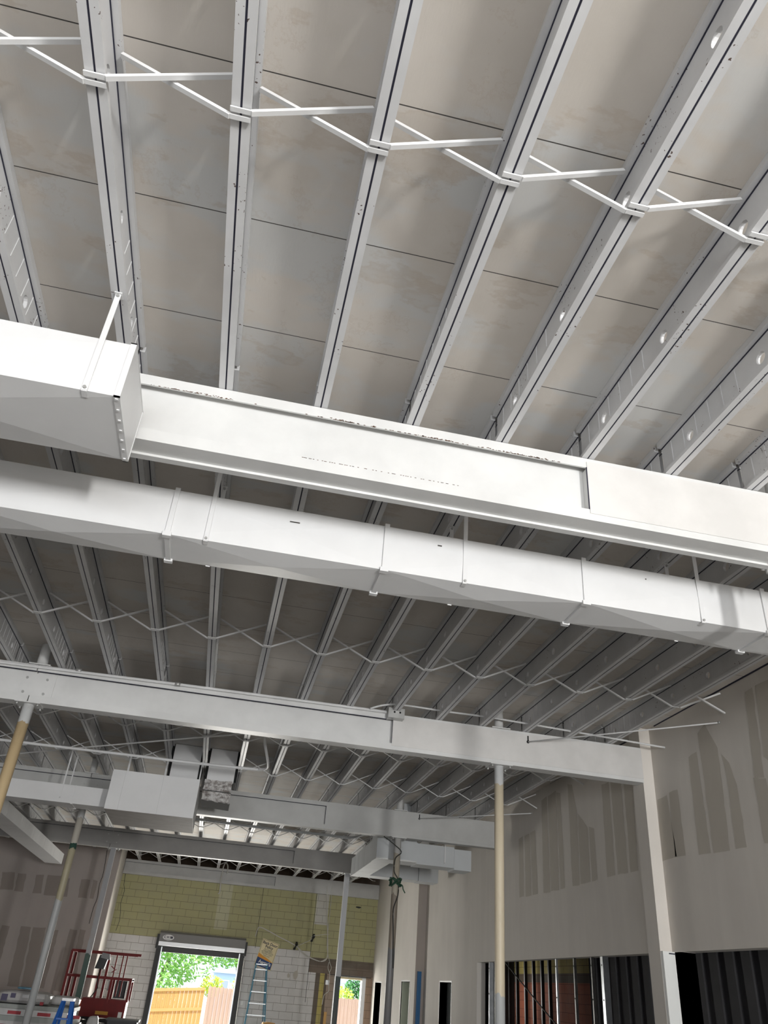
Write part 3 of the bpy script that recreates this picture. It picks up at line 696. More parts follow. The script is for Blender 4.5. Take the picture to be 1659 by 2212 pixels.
# ------------------------------------------------------------------ conduits, rods, cables
def pipe(name, pts, r, mat_, label, cat, parts=None, n=8):
    P = [Vector(p) for p in pts]
    if len(P) > 2:   # rounded path
        Q = []
        for i in range(len(P)-1):
            p0 = P[max(i-1, 0)]; p1 = P[i]; p2 = P[i+1]; p3 = P[min(i+2, len(P)-1)]
            for j in range(6):
                t_ = j/6; Q.append(.5*((2*p1)+(p2-p0)*t_+(2*p0-5*p1+4*p2-p3)*t_*t_+(3*p1-p0-3*p2+p3)*t_**3))
        Q.append(P[-1]); P = Q
    m = MB(); m.tube(P, r, mat_, n)
    return m.obj(name, None, label=label, category=cat)
T = thing('conduit', (-1, 9.9, 4.74), 'white straight conduit running along the top of the second beam', 'conduit')
m = MB(); m.tube([(-7, 9.905, 4.655), (-2.98, 9.905, 4.708), (-.736, 9.905, 4.737), (1.67, 9.905, 4.752), (1.895, 9.905, 4.752)], .019, 'white_rod', 12); m.obj('pipe', T)
for x_ in (-2.05, -.83): 
    m = MB(); m.tube([(x_-.035, 9.905, 4.737), (x_+.035, 9.905, 4.738)], .026, 'bolt_grey', 12); m.obj('coupling', T)
T = thing('junction_box', (2.01, 9.85, 4.64), 'small grey junction box with two knockouts on the second beam', 'junction box')
m = MB(); m.box(1.90, 2.115, 9.80, 9.925, 4.66, 4.79, 'bolt_grey'); m.obj('box', T)
for x_ in (1.98, 2.055):
    m = MB(); m.tube([(x_, 9.798, 4.735), (x_, 9.802, 4.735)], .013, 'black_void', 12); m.obj('knockout', T)
pipe('flexible_conduit', [(1.66, 9.85, 4.75), (1.844, 9.85, 4.823), (2.093, 9.85, 4.858), (2.697, 9.85, 4.853), (3.312, 9.85, 4.855), (4.4, 9.75, 4.79), (5.677, 9.58, 4.69)], .013, 'white_rod', 'white bowed conduit rising from the second beam to the right wall', 'conduit')
def tie_rod(a, b, label, r=.009):
    T = thing('tie_rod', a, label, 'rod'); m = MB(); m.tube([a, b], r, 'white_rod', 8); m.obj('bar', T)
    m = MB(); m.tube([(a[0], a[1]-.006, a[2]), (a[0], a[1]+.004, a[2])], .02, 'black_void', 10); m.box(a[0]-.008, a[0]+.008, a[1]-.006, a[1]-.001, a[2], a[2]+.08, 'black_void'); m.obj('slot', T)
    m = MB(); e = Vector(b); m.tube([e-Vector((.02, 0, 0)), e], .016, 'bolt_grey', 8); m.obj('anchor', T)
tie_rod((3.865, 9.928, 4.62), (5.675, 8.29, 4.671), 'thin white tie rod from the second beam forward to the patched right wall')
tie_rod((3.853, 15.862, 4.60), (5.675, 14.458, 4.668), 'thin white tie rod from the third beam forward to the right wall')
pipe('conduit', [(-6.5, 13.1, 4.5), (-3.575, 13.1, 4.5), (-1.561, 13.05, 4.5), (-.717, 13.05, 4.5), (.314, 12.96, 4.5), (.48, 12.92, 4.5), (.575, 12.75, 4.5), (.56, 12.4, 4.5), (.50, 12.05, 4.56), (.44, 11.9, 4.72), (.43, 11.85, 5.03)], .022, 'white_rod', 'white hanging conduit with a bent end, passing in front of the duct risers', 'conduit', n=12)
pipe('conduit', [(-4.9, 15.6, 4.6), (-3.923, 14.745, 4.6), (-2.605, 13.58, 4.6), (.192, 11.23, 4.6), (1.3, 10.30, 4.6)], .012, 'white_rod', 'thin white conduit slanting across the left of the third roof bay', 'conduit')
pipe('conduit', [(-.573, 19, 4.62), (.761, 19, 4.60), (2.37, 19, 4.60), (3.0, 19, 4.60), (3.25, 18.6, 4.64), (3.45, 18.2, 4.66)], .03, 'grey_duct', 'grey conduit across the fourth roof bay ending at the duct elbow', 'conduit')
pipe('cable', [(3.158, 15.87, 4.20), (3.40, 15.87, 4.06), (3.53, 15.88, 3.95), (3.42, 15.88, 3.83), (3.41, 15.88, 3.6), (3.50, 15.88, 3.45), (3.51, 15.88, 3.2), (3.44, 15.885, 2.95), (3.46, 15.885, 2.6), (3.5, 15.885, 2.0)], .009, 'cable_dark', 'dark cable winding down the brownish column', 'cable')
pts = []
for q in range(46):
    a = q*.62; pts.append((3.465+(.10+.02*math.sin(q*1.7))*math.cos(a), 15.965+(.10+.02*math.sin(q*1.7))*math.sin(a), 3.42+.07*math.sin(q*.9)))
pts += [(3.56, 15.87, 3.38), (3.60, 15.86, 3.30), (3.64, 15.86, 3.24)]
pipe('cable_coil', pts, .011, 'cable_green', 'tangled green cable coil around the brownish column', 'cable')
pipe('hanging_conduit', [(.49, 27.40, 4.45), (.47, 27.38, 4.66), (.42, 27.36, 4.74), (.36, 27.36, 4.72), (.33, 27.38, 4.55), (.33, 27.40, 4.2), (.35, 27.42, 3.92), (.31, 27.40, 3.86)], .018, 'cable_white', 'white bent conduit hooked over the last beam, hanging on the yellow wall', 'conduit')
pipe('cable', [(3.72, 27.44, 4.40), (3.78, 27.5, 3.8), (3.93, 27.5, 2.77), (3.94, 27.5, 2.4), (3.79, 27.5, 2.3), (3.57, 27.5, 2.33), (3.27, 27.5, 2.42), (3.03, 27.5, 2.57)], .014, 'cable_white', 'pale cable dropping down the yellow wall and curling left above the small door', 'cable')
pipe('cable', [(3.88, 27.44, 4.40), (3.9, 27.53, 3.81), (3.91, 27.53, 2.77), (4.03, 27.53, 2.34), (4.11, 27.53, 2.16), (4.07, 27.53, 2.03)], .009, 'cable_white', 'thin vertical cable on the yellow wall ending at the brown lintel', 'cable')
pipe('cable', [(1.66, 27.55, 2.80), (1.69, 27.5, 2.99), (1.80, 27.5, 3.06), (2.34, 27.5, 2.87), (2.92, 27.5, 2.66), (3.27, 27.52, 2.44), (3.72, 27.54, 2.30), (3.92, 27.54, 2.38)], .014, 'cable_white', 'sagging pale cable looping above the yellow notice', 'cable')
pipe('cable', [(2.95, 27.55, 2.63), (3.2, 27.52, 2.76), (3.39, 27.5, 2.86), (3.43, 27.5, 2.96), (3.95, 27.52, 3.06)], .008, 'cable_white', 'short thin cable between the two wire knots on the yellow wall', 'cable')
pipe('cable', [(4.03, 27.55, 2.3), (4.01, 27.54, 2.15), (4.08, 27.50, 1.97), (4.06, 27.47, 1.76), (4.09, 27.48, 1.55), (3.97, 27.53, 1.42), (3.94, 27.55, 1.18)], .010, 'cable_white', 'tangled cable hanging beside the small rear door', 'cable')
for (cx_, cz_, lab) in ((2.93, 2.65, 'knot of dark wire ends above the right of the yellow notice'), (3.44, 2.91, 'knot of dark wire ends higher on the yellow wall')):
    pts = [(cx_+.07*math.sin(q*2.1)*math.cos(q*.7), 27.5+.03*math.cos(q*1.3), cz_+.11*math.sin(q*1.37)) for q in range(18)]
    pipe('wire_knot', pts, .009, 'cable_dark', lab, 'wire')
m = MB(); m.box(3.98, 4.09, 27.5, 27.6, 1.70, 1.82, 'hood_light'); m.obj('electrical_box', None, label='small pale electrical box hanging left of the rear door', category='electrical box')
pipe('cable', [(-3.108, 25.76, 4.56), (-3.08, 25.76, 4.27), (-3.06, 25.76, 3.9), (-3.09, 25.76, 3.655), (-3.06, 25.76, 3.3), (-3.10, 25.76, 3.06), (-3.112, 25.76, 2.65)], .007, 'cable_dark', 'thin dark cable hanging down the left drywall partition', 'cable')
pipe('cable', [(5.9, 16.94, 2.40), (6.0, 16.0, 1.95), (6.0, 14.48, 1.388), (6.1, 13.2, .9)], .011, 'cable_dark', 'dark cable slanting across the dark opening behind the studs', 'cable')
# metal studs in the openings
def stud(X, y, z1, label, w_=.09, mat_='stud_metal', d=.04):
    T = thing('metal_stud', (X, y, 0), label, 'stud', 'metal studs')
    m = MB(); m.box(X, X+.004, y-d/2, y+d/2, 0, z1, mat_); m.box(X, X+w_, y-d/2, y-d/2+.003, 0, z1, mat_); m.box(X, X+w_, y+d/2-.003, y+d/2, 0, z1, mat_); m.obj('profile', T)
    for z in (1.0, 1.75, 2.18):
        m = MB(); m.tube([(X-.002, y, z), (X+.001, y, z)], .012, 'black_void', 10); m.obj('punched_hole', T)
stud(5.74, 17.15, 2.289, 'thin bright metal stud at the far end of the dark opening')
stud(5.74, 13.76, 2.289, 'blue-grey metal stud right of the cream column in the dark opening', w_=.03)
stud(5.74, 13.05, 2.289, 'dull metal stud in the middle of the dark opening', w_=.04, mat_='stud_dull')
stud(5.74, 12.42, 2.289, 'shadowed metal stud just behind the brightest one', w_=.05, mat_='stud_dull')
stud(5.72, 12.02, 2.289, 'bright punched metal stud, the nearest in the dark opening', d=.085)
for q, y_ in enumerate((25.2, 24.55, 23.95, 23.3, 22.7, 22.1, 21.6)):
    m = MB(); m.box(8.8, 8.88, y_-.035, y_+.035, 0, 3.0, 'black_plastic')
    m.obj('wall_stud', None, label='dark upright stud against the red block wall, %s from the far end' % ORD[q], category='stud', group='dark studs against the red wall')
# doorway reveal and panel at the right
m = MB(); m.box(5.50, 5.60, 22.05, 22.11, 0, 2.14, 'blue_panel'); m.obj('blue_panel', None, label='narrow blue panel standing against the brown wall return', category='panel')
# casings
for i, (X, a, b, h) in enumerate(((5.68, 19.6, 20.58, 1.925), (5.45, 22.64, 23.58, 1.91), (5.45, 26.2, 27.12, 1.865))):
    m = MB(); m.box(X-.006, X+.18, a-.02, a, 0, h+.03, 'bolt_grey'); m.box(X-.006, X+.18, b, b+.02, 0, h+.03, 'bolt_grey'); m.box(X-.006, X+.18, a, b, h, h+.03, 'bolt_grey')
    m.obj('door_frame', None, kind='structure', label='narrow metal door frame in the right wall', category='door frame')
m = MB(); m.box(5.90, 6.22, 20.96, 20.99, 0, 2.2, 'board_grey'); m.obj('trim_3', None, kind='structure')
m = MB(); m.box(5.47, 5.84, 23.55, 23.575, 0, 1.90, 'green_light_wall'); m.obj('door_leaf', None, label='pale green door edge inside the narrow opening left of the blue panel', category='door')

# ------------------------------------------------------------------ rear wall fittings
T = thing('roller_door', (.1, 27.5, 0), 'grey roll-up door housing over the large rear opening', 'door')
m = MB(); pr = [(27.18, 2.33), (27.18, 2.40), (27.22, 2.66), (27.30, 2.71), (27.58, 2.73), (27.58, 2.33)]
for (a, b, mt) in (((-1.19), 1.38, 'hood_grey'),):
    for i in range(len(pr)):
        p, q = pr[i], pr[(i+1) % len(pr)]; m.face([(a, p[0], p[1]), (b, p[0], p[1]), (b, q[0], q[1]), (a, q[0], q[1])], mt)
    for X_ in (a, b): m.face([(X_, y, z) for y, z in pr], mt)
m.obj('housing', T)
m = MB(); m.box(-1.18, 1.37, 27.165, 27.24, 2.325, 2.43, 'hood_light'); m.obj('bottom_bar', T, label='bright bottom bar of the roll-up door')
m = MB(); m.box(-1.12, 1.31, 27.45, 27.55, 2.17, 2.325, 'track_black'); m.obj('curtain_edge', T)
for sx, X_ in ((-1, -1.09), (1, 1.27)):
    m = MB(); a, b = sorted((X_, X_+sx*.14)); m.box(a, b, 27.40, 27.59, 0, 2.33, 'track_black'); a, b = sorted((X_-sx*.03, X_+sx*.03)); m.box(a, b, 27.43, 27.47, 0, 2.3, 'track_alu'); m.obj('guide_track', T)
    m = MB(); a, b = sorted((X_+sx*.10, X_+sx*.17)); m.box(a, b, 27.24, 27.58, 2.25, 2.62, 'track_black'); m.obj('end_bracket', T)
m = MB(); N = 28
m.face([(-.93+.165*math.cos(2*math.pi*q/N), 27.188, 2.545+.075*math.sin(2*math.pi*q/N)) for q in range(N)], 'label_white'); bd = m.obj('maker_badge', T)
def text(s, size, loc, mat_, parent, name='lettering', rz=0., rot=None, ext=.001, bold=0.):
    c = D.curves.new(name, 'FONT'); c.body = s; c.size = size; c.extrude = ext; c.align_x = 'CENTER'; c.align_y = 'CENTER'; c.offset = bold
    o = D.objects.new(name+'_tmp', c); COL.objects.link(o)
    dg = bpy.context.evaluated_depsgraph_get(); me = D.meshes.new_from_object(o.evaluated_get(dg))
    D.objects.remove(o); me.materials.clear(); me.materials.append(MATS[mat_])
    R = Matrix.Translation(Vector(loc)) @ Matrix.Rotation(rz, 4, 'Y') @ Matrix.Rotation(math.pi/2, 4, 'X')
    me.transform(Matrix.Translation(-Vector(parent['_o'])) @ R)
    q = D.objects.new(name, me); COL.objects.link(q); q.parent = parent; q['_o'] = list(parent['_o']); return q
text('C H I', .085, (-.965, 27.184, 2.55), 'text_dark', bd, bold=.003)
m = MB(); m.box(-.865, -.80, 27.182, 27.187, 2.52, 2.58, 'text_dark'); m.box(-1.02, -.86, 27.182, 27.187, 2.488, 2.494, 'text_dark'); m.obj('badge_block', bd)
# tilted notice
sc = Vector((2.085, 27.56, 2.352)); ang = .235
T = thing('notice_sign', sc, 'tilted cream and blue notice reading Back Door Policy, above the ladder', 'sign')
def SP(a, b, y=27.57): return (sc.x+a*math.cos(ang)+b*math.sin(ang), y, sc.z-a*math.sin(ang)+b*math.cos(ang))
W2, H2 = .265, .375
m = MB(); m.hexa([SP(-W2, -H2, 27.575), SP(W2, -H2, 27.575), SP(W2, -H2, 27.595), SP(-W2, -H2, 27.595), SP(-W2, H2, 27.575), SP(W2, H2, 27.575), SP(W2, H2, 27.595), SP(-W2, H2, 27.595)], 'sign_cream')
def strip(x0, x1, z0, z1, mt, y=27.572): m.face([SP(x0, z0, y), SP(x1, z0, y), SP(x1, z1, y), SP(x0, z1, y)], mt)
for (a, b, c, d) in ((-W2+.015, W2-.015, H2-.022, H2-.015), (-W2+.015, -W2+.022, -H2+.015, H2-.015), (W2-.022, W2-.015, -H2+.015, H2-.015)): strip(a, b, c, d, 'text_dark')
m.face([SP(-W2+.015, -H2+.015, 27.572), SP(W2-.015, -H2+.015, 27.572), SP(W2-.015, -.17, 27.572), SP(.05, -.16, 27.572), SP(-W2+.015, -.13, 27.572)], 'sign_blue')
m.face([SP(-W2+.015, -.13, 27.571), SP(.05, -.16, 27.571), SP(W2-.015, -.17, 27.571), SP(.16, -.13, 27.571), SP(0, -.085, 27.571), SP(-.12, -.06, 27.571), SP(-W2+.015, -.02, 27.571)], 'sign_orange')
m.obj('board', T)
p = SP(0, .285); text('Back Door', .105, (p[0], 27.569, p[2]), 'text_dark', T, rz=ang, bold=.002)
p = SP(0, .195); text('Policy', .105, (p[0], 27.569, p[2]), 'text_dark', T, rz=ang, bold=.002)
for i, (s_, z_) in enumerate((('Our managers', .125), ('must be present', .085), ('ALL TIMES when the', .045), ('back door is open', .005), ('Thank you!', -.045))):
    p = SP(0, z_); text(s_, .045, (p[0], 27.569, p[2]), 'text_dark', T, 'small_lettering', rz=ang)
p = SP(.02, -.235); text("Aaron's", .125, (p[0], 27.568, p[2]), 'label_white', T, 'logo_lettering', rz=ang, bold=.004)
m = MB(); strip(-.12, .17, -.318, -.31, 'label_white', 27.570); m.obj('small_line', T)
# pale blue stepladder at the rear wall
T = thing('stepladder', (1.95, 27.3, 0), 'tall pale blue stepladder leaning under the yellow notice', 'ladder')
for sx in (-1, 1):
    m = MB(); m.bar((1.955+sx*.16, 27.42, 2.10), (1.97+sx*.33, 26.95, .02), .045, .03, 'ladder_pale_blue'); m.obj('side_rail', T)
    m = MB(); m.bar((1.955+sx*.15, 27.46, 2.06), (1.97+sx*.30, 27.56, .02), .03, .02, 'ladder_pale_blue'); m.obj('rear_leg', T)
for q in range(7):
    t_ = (q+.55)/7.2; z_ = 2.10-2.08*t_; hw = .16+.17*t_; y_ = 27.42-.47*t_
    m = MB(); m.box(1.957-hw+.015*t_, 1.957+hw+.015*t_, y_-.035, y_+.035, z_-.012, z_+.012, 'galvanised'); m.obj('rung', T)
m = MB(); m.box(1.79, 2.12, 27.36, 27.50, 2.06, 2.085, 'galvanised'); m.obj('top_cap', T)
# chain hoist line and wall plates
pipe('pull_chain', [(1.40, 27.3, 2.2), (1.42, 27.3, 1.2), (1.43, 27.32, .3)], .008, 'cable_white', 'pale pull chain hanging at the right side of the roll-up door', 'chain')
m = MB(); m.box(1.50, 1.57, 27.57, 27.6, 1.0, 1.10, 'label_white'); m.obj('wall_plate', None, label='small white wall plate right of the roll-up door', category='plate')
# rear small door frame
T = thing('door_casing', (4.75, 27.5, 0), 'pale wooden frame of the small rear door', 'door frame')
m = MB(); m.box(4.25, 4.30, 27.58, 27.85, 0, 1.94, 'hood_light'); m.obj('left_jamb', T)
m = MB(); m.box(5.12, 5.24, 27.58, 27.85, 0, 1.94, 'hood_light'); m.obj('right_jamb', T)
m = MB(); m.box(4.30, 5.12, 27.58, 27.85, 1.89, 1.94, 'sign_cream'); m.obj('head', T)
m = MB(); m.box(4.1, 5.4, 27.56, 27.59, 1.965, 1.985, 'cable_dark'); m.obj('lintel_angle', T)
m = MB(); m.box(4.02, 4.10, 27.5, 27.58, 0, 1.0, 'fence_rail'); m.obj('timber_offcut', None, label='upright timber offcut leaning left of the small rear door', category='timber')

# ------------------------------------------------------------------ scissor lift
LX0, LX1, LY0, LY1 = -3.06, -1.50, 23.3, 24.1
T = thing('scissor_lift', ((LX0+LX1)/2, (LY0+LY1)/2, 0), 'red scissor lift with guard rails, behind the green-footed column', 'lift')
m = MB(); m.box(LX0, -2.55, LY0, LY1, .72, .93, 'lift_orange'); m.box(-2.55, LX1, LY0, LY1, .60, .98, 'lift_red'); m.obj('platform', T)
for (a, b, c, d, e) in ((-2.18, -1.88, .66, .73, 'label_yellow'), (-1.64, -1.55, .62, .74, 'label_white'), (-2.72, -2.58, .78, .90, 'label_yellow')):
    m = MB(); m.box(a, b, LY0-.006, LY0, c, d, e); m.obj('decal', T)
def rail(a, b, w_=.055): 
    m = MB(); m.bar(a, b, w_, w_, 'lift_red'); m.obj('guard_rail', T)
def post(x, y, z0, z1, w_=.06):
    m = MB(); m.box(x-w_/2, x+w_/2, y-w_/2, y+w_/2, z0, z1, 'lift_red'); m.obj('post', T)
for y_ in (LY0, LY1):
    rail((LX0+.02, y_, 1.95), (LX1+.13 if y_ == LY0 else LX1, y_, 1.96)); rail((LX0, y_, 1.42), (LX1, y_, 1.42))
    for x_ in (LX0+.01, -2.28 if y_ == LY0 else -2.2, -1.96): post(x_, y_, .9, 1.95 if x_ < -2 else 1.42)
    for x_ in (LX1,): post(x_, y_, .95, 1.42)
for x_ in (-1.95, -1.80, -1.70): post(x_, LY0+.02, 1.42 if x_ < -1.9 else 1.05, 1.95, .032)
for x_ in (LX0+.02, LX1): rail((x_, LY0, 1.42), (x_, LY1, 1.42)); rail((x_, LY0, 1.95 if x_ < -2 else 1.40), (x_, LY1, 1.95 if x_ < -2 else 1.40))
for x_ in (-2.92,): post(x_, LY1, .9, 1.42)
m = MB(); m.hexa([(-2.42, 23.2, 1.60), (-2.20, 23.2, 1.60), (-2.20, 23.38, 1.60), (-2.42, 23.38, 1.60), (-2.36, 23.2, 1.90), (-2.14, 23.2, 1.90), (-2.14, 23.38, 1.90), (-2.36, 23.38, 1.90)], 'black_plastic')
m.hexa([(-2.33, 23.18, 1.84), (-2.10, 23.18, 1.80), (-2.10, 23.4, 1.80), (-2.33, 23.4, 1.84), (-2.31, 23.18, 1.95), (-2.13, 23.18, 1.93), (-2.13, 23.4, 1.93), (-2.31, 23.4, 1.95)], 'grey_plastic'); m.obj('control_box', T)
m = MB(); m.tube([(-2.28, 23.25, 1.6), (-2.30, 23.22, 1.4), (-2.24, 23.22, 1.2), (-2.36, 23.22, 1.0)], .012, 'cable_dark', 8); m.obj('control_cable', T)
m = MB(); m.box(-1.90, -1.62, LY1-.05, LY1-.02, 1.0, 1.38, 'black_plastic'); m.obj('document_panel', T)
m = MB(); m.box(-2.02, -1.97, 23.28, 23.3, 1.16, 1.36, 'grey_plastic'); m.obj('gate_handle', T)
m = MB(); m.bar((-2.0, 23.28, 1.55), (-1.90, 23.28, 1.62), .02, .02, 'lift_red'); m.bar((-2.04, 23.28, 1.68), (-1.95, 23.28, 1.62), .02, .02, 'lift_red'); m.obj('gate_latch', T)
for q in range(5):
    z_ = .18+q*.10; 
    for y_ in (LY0+.15, LY1-.15):
        m = MB(); m.bar((-2.55, y_, z_), (-1.70, y_, z_+.09), .05, .035, 'black_plastic'); m.bar((-2.55, y_+.05, z_+.09), (-1.70, y_+.05, z_), .05, .035, 'black_plastic'); m.obj('scissor_arm', T)
m = MB(); m.box(-2.75, -1.6, LY0+.05, LY1-.05, .12, .30, 'lift_red'); m.obj('chassis', T)
for x_ in (-2.6, -1.75):
    for y_ in (LY0+.05, LY1-.05):
        m = MB(); m.tube([(x_, y_-.06, .15), (x_, y_+.06, .15)], .15, 'black_plastic', 20); m.obj('wheel', T)
# small blue stepladder in front
T = thing('stepladder', (-1.72, 14, 0), 'small blue stepladder with a white top, left of the red lift', 'ladder')
m = MB(); m.box(-1.795, -1.635, 13.90, 14.10, 1.17, 1.205, 'ladder_white'); m.obj('top_cap', T)
for sx in (-1, 1):
    m = MB(); m.bar((-1.715+sx*.06, 13.92, 1.17), (-1.74+sx*.20, 13.55, 0), .05, .025, 'ladder_blue'); m.obj('side_rail', T)
    m = MB(); m.bar((-1.715+sx*.06, 14.08, 1.17), (-1.70+sx*.18, 14.45, 0), .035, .02, 'ladder_blue'); m.obj('rear_leg', T)
for q in range(4):
    t_ = (q+.8)/4.4; m = MB(); z_ = 1.17*(1-t_); hw = .06+.13*t_; y_ = 13.92-.37*t_; m.box(-1.72-hw, -1.72+hw, y_-.04, y_+.04, z_-.01, z_+.01, 'ladder_blue'); m.obj('step', T)

# ------------------------------------------------------------------ stacked goods at the left
def sack(name, x0, x1, y0, y1, z0, z1, label, mat_, blotches, group=None):
    m = MB(); nu, nv = 20, 12; cx_, cy_, cz_ = (x0+x1)/2, (y0+y1)/2, (z0+z1)/2; G = {}
    for i in range(nu):
        for j in range(nv+1):
            u = 2*math.pi*i/nu; v = math.pi*(j/nv-.5)
            cu, su, cv, sv = math.cos(u), math.sin(u), math.cos(v), math.sin(v)
            e = .45; sg = lambda a, p_: math.copysign(abs(a)**p_, a)
            p = Vector((sg(cu, e)*sg(cv, e), sg(su, e)*sg(cv, e), sg(sv, .6)))
            d = 1+.07*noise.noise(p*2.3+Vector((x0*3, 0, 0)))+.03*noise.noise(p*7)
            G[i, j] = (cx_+(x1-x0)/2*p.x*d, cy_+(y1-y0)/2*p.y*d, max(z0, cz_+(z1-z0)/2*p.z*d))
    for i in range(nu):
        for j in range(nv): m.face([G[i, j], G[(i+1) % nu, j], G[(i+1) % nu, j+1], G[i, j+1]], mat_, True)
    T = m.obj(name, None, label=label, category='bundle', group=group)
    bm = MB()
    for (bx, bz, bw, bh, mt) in blotches: bm.box(cx_+bx, cx_+bx+bw, y0-.012, y0+.01, z0+bz, z0+bz+bh, mt)
    if blotches: bm.obj('print', T)
    return T
stack = [(-3.9, -2.05, .0, .30, 'board_grey'), (-3.95, -1.95, .302, .58, 'bundle_plastic'), (-3.55, -1.92, .582, .72, 'bundle_plastic'), (-3.6, -1.95, .722, .80, 'board_grey'), (-3.35, -2.05, .802, .90, 'bundle_plastic'), (-3.5, -2.0, .902, .965, 'board_grey')]
names = ['lowest layer of the stacked sheet packs left of the lift', 'second layer of the stacked sheet packs, wrapped in plastic with red marks', 'third layer of the stacked sheet packs', 'thin grey layer in the middle of the stacked sheet packs', 'shiny wrapped layer near the top of the stacked sheet packs', 'topmost grey layer of the stacked sheet packs']
for i, (a, b, z0, z1, mt) in enumerate(stack):
    m = MB(); m.box(a, b, 17.0+.03*(i % 3), 18.3, z0, z1, mt)
    T = m.obj('sheet_pack', None, label=names[i], category='pack', group='sheet packs stacked left of the lift')
    if i in (1, 2, 4):
        for q in range(3):
            d = MB(); d.box(a+.3+q*.5, a+.52+q*.5, 16.99+.03*(i % 3), 17.0+.03*(i % 3), z0+.02, z0+.02+(z1-z0)*.5, 'print_red'); d.obj('red_print', T)
sack('wrapped_bundle', -3.35, -2.42, 17.1, 17.8, .966, 1.17, 'white printed plastic bundle with a blue patch on the sheet packs', 'bundle_plastic', [(-.35, .04, .10, .10, 'print_dark'), (-.2, .09, .08, .07, 'print_dark'), (.32, .01, .06, .05, 'print_red')])
sack('wrapped_bundle', -2.55, -2.0, 17.9, 18.25, .966, 1.12, 'smaller white bundle behind the printed one, next to the slim column', 'bundle_plastic', [])
sack('wrapped_bundle', -3.9, -3.3, 16.4, 16.9, .0, 1.05, 'dark bulging bundle at the left edge beside the sheet packs', 'black_plastic', [])
sack('wrapped_bundle', -3.05, -2.75, 17.25, 17.6, 1.185, 1.225, 'flat blue-tinted wrap lying on the printed bundle', 'bundle_blue', [])
# black bin
T = thing('tool_bin', (-1.25, 19.1, 0), 'black bin with a clear bag, below the red lift', 'bin')
m = MB(); m.hexa([(-1.42, 18.9, 0), (-1.0, 18.9, 0), (-1.0, 19.3, 0), (-1.42, 19.3, 0), (-1.5, 18.85, .77), (-.93, 18.85, .77), (-.93, 19.35, .77), (-1.5, 19.35, .77)], 'black_plastic'); m.obj('body', T)
m = MB(); m.box(-1.53, -.90, 18.82, 19.38, .76, .79, 'black_plastic'); m.obj('rim', T)
sk = sack('clear_bag', -1.86, -1.62, 18.5, 18.72, .0, .82, 'crumpled clear plastic bag beside the black bin', 'bundle_plastic', [])
m = MB()
for q in range(26): m.box(2.0+.02*random.random()*8, 2.2+.02*random.random()*8, 24.9+random.random()*.2, 25.2, .62+.05*random.random(), .66+.06*random.random(), 'fence_rail')
m.box(1.95, 2.4, 24.85, 25.25, 0, .62, 'black_plastic'); m.obj('debris_bin', None, label='bin filled with brown debris at the foot of the pale blue ladder', category='bin')

# ------------------------------------------------------------------ yard: fences, trees, house
def fence(name, x0, x1, y, top, mt, label, rails, slope=0.):
    T = thing(name, ((x0+x1)/2, y, -.12), label, 'fence')
    m = MB(); x_ = x0; i = 0
    while x_ < x1-.01:
        h = top+slope*(x_-x0)+random.uniform(-.015, .015); w_ = .135
        m.hexa([(x_, y, -.12), (x_+w_, y, -.12), (x_+w_, y+.02, -.12), (x_, y+.02, -.12), (x_, y, h-.03), (x_+w_, y, h-.03), (x_+w_, y+.02, h-.03), (x_, y+.02, h-.03)], mt)
        m.hexa([(x_, y, h-.03), (x_+w_, y, h-.03), (x_+w_, y+.02, h-.03), (x_, y+.02, h-.03), (x_+.03, y, h), (x_+w_-.03, y, h), (x_+w_-.03, y+.02, h), (x_+.03, y+.02, h)], mt)
        x_ += .14; i += 1
    m.obj('boards', T)
    for z_ in rails:
        m = MB(); m.hexa([(x0, y-.04, z_), (x1, y-.04, z_+slope*(x1-x0)), (x1, y, z_+slope*(x1-x0)), (x0, y, z_), (x0, y-.04, z_+.09), (x1, y-.04, z_+.09+slope*(x1-x0)), (x1, y, z_+.09+slope*(x1-x0)), (x0, y, z_+.09)], 'fence_rail'); m.obj('rail', T)
fence('wooden_fence', -2.6, .47, 33, 1.05, 'fence_orange', 'orange-brown board fence with rails, seen low through the roll-up door', (.95, .35), slope=.09)
fence('wooden_fence', .60, 2.6, 33, 1.36, 'fence_pink', 'greyish pink board fence on the right in the roll-up door opening', ())
fence('wooden_fence', 2.6, 9, 33.4, 1.35, 'fence_pink', 'pinkish board fence seen through the small rear door', ())
def foliage(mb, c, r, n, size, mt):
    for _ in range(n):
        while True:
            p = Vector((random.uniform(-1, 1), random.uniform(-1, 1), random.uniform(-1, 1)))
            if p.length < 1: break
        if noise.noise(Vector((p.x*2.2, p.y*2.2, p.z*2.2))+Vector(c)) < -.12 and p.length > .45: continue
        q = Vector((c[0]+p.x*r[0], c[1]+p.y*r[1], c[2]+p.z*r[2]))
        a = Vector((random.gauss(0, 1), random.gauss(0, 1), random.gauss(0, 1))).normalized(); b = a.orthogonal().normalized()
        s_ = size*random.uniform(.6, 1.4)
        mb.face([q-a*s_, q+b*s_*.35, q+a*s_, q-b*s_*.35], mt)
def tree(c, r, n, size, mt, label, trunk):
    T = thing('leafy_tree', (c[0]+trunk, c[1], -.12), label, 'tree')
    m = MB(); m.tube([(c[0]+trunk, c[1], -.12), (c[0]+trunk*.5, c[1], c[2]*.6), (c[0], c[1], c[2])], .12, 'bark', 10, r2=.05); m.obj('trunk', T)
    m = MB(); foliage(m, c, r, n, size, mt); m.obj('foliage', T)
tree((-.9, 36.2, 2.7), (2.0, 1.2, 1.5), 5200, .10, 'leaf_green', 'light green leafy tree filling the left of the roll-up door opening', -.6)
tree((1.3, 39.3, 3.5), (2.4, 1.2, 1.5), 6000, .10, 'leaf_green', 'light green branches across the top of the roll-up door opening', 1.0)
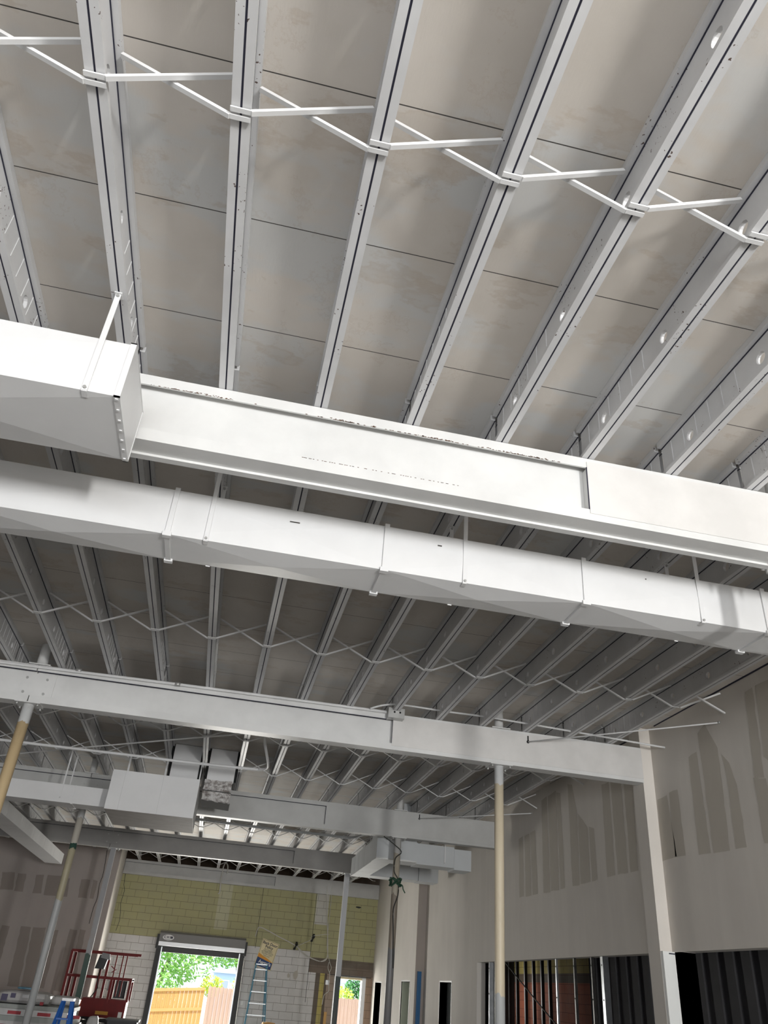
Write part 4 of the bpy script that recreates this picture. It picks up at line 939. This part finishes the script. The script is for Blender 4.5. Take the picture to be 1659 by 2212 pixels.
tree((2.4, 36.4, 3.0), (1.2, .8, 1.3), 2600, .09, 'leaf_green', 'light green branches at the top right of the roll-up door opening', .6)
tree((-1.0, 34.0, .9), (.55, .5, .8), 1100, .08, 'leaf_green', 'drooping green branch in front of the orange fence', -.2)
tree((.75, 35.2, 1.35), (.45, .4, .38), 900, .06, 'leaf_yellow', 'yellow-green shrub just above the fence in the roll-up door opening', 0)
tree((1.9, 35.5, 1.45), (.4, .4, .45), 700, .06, 'leaf_yellow', 'yellow-green shrub beside the pink fence top', 0)
tree((6.9, 37, 1.7), (.75, .6, 1.1), 2600, .08, 'leaf_dark', 'dark green tree seen through the small rear door', 0)
tree((5.7, 35.5, 1.4), (.6, .4, .35), 900, .06, 'leaf_yellow', 'yellow-green shrub seen low through the small rear door', 0)
for (hx0, hx1, hy, eave, ridge, lab, wn) in ((1.1, 4.2, 50, 1.9, 2.9, 'pale blue house beyond the trees, through the roll-up door', ((1.5, 1.3), (2.3, 1.3))), (5.6, 9.8, 46, 1.9, 2.6, 'white house beyond the fence, through the small rear door', ((6.2, 1.3),))):
    T = thing('house', ((hx0+hx1)/2, hy+1.5, -.12), lab, 'house')
    m = MB(); m.box(hx0, hx1, hy, hy+3, -.12, eave, 'house_blue' if hx0 < 3 else 'house_white'); m.obj('walls', T)
    m = MB(); yc = hy+1.5
    m.face([(hx0-.2, hy-.2, eave), (hx1+.2, hy-.2, eave), (hx1+.2, yc, ridge), (hx0-.2, yc, ridge)], 'house_roof'); m.face([(hx0-.2, hy+3.2, eave), (hx1+.2, hy+3.2, eave), (hx1+.2, yc, ridge), (hx0-.2, yc, ridge)], 'house_roof')
    for X_ in (hx0-.2, hx1+.2): m.face([(X_, hy-.2, eave), (X_, hy+3.2, eave), (X_, yc, ridge)], 'house_white')
    m.obj('roof', T)
    for (wx, wz) in wn:
        m = MB(); m.box(wx, wx+.45, hy-.03, hy, wz-.4, wz+.3, 'house_white'); fr_ = m.obj('window', T)
        m = MB(); m.box(wx+.05, wx+.40, hy-.035, hy-.03, wz-.35, wz+.25, 'house_roof'); m.obj('pane', fr_)
for o in D.objects:
    if '_o' in o: del o['_o']
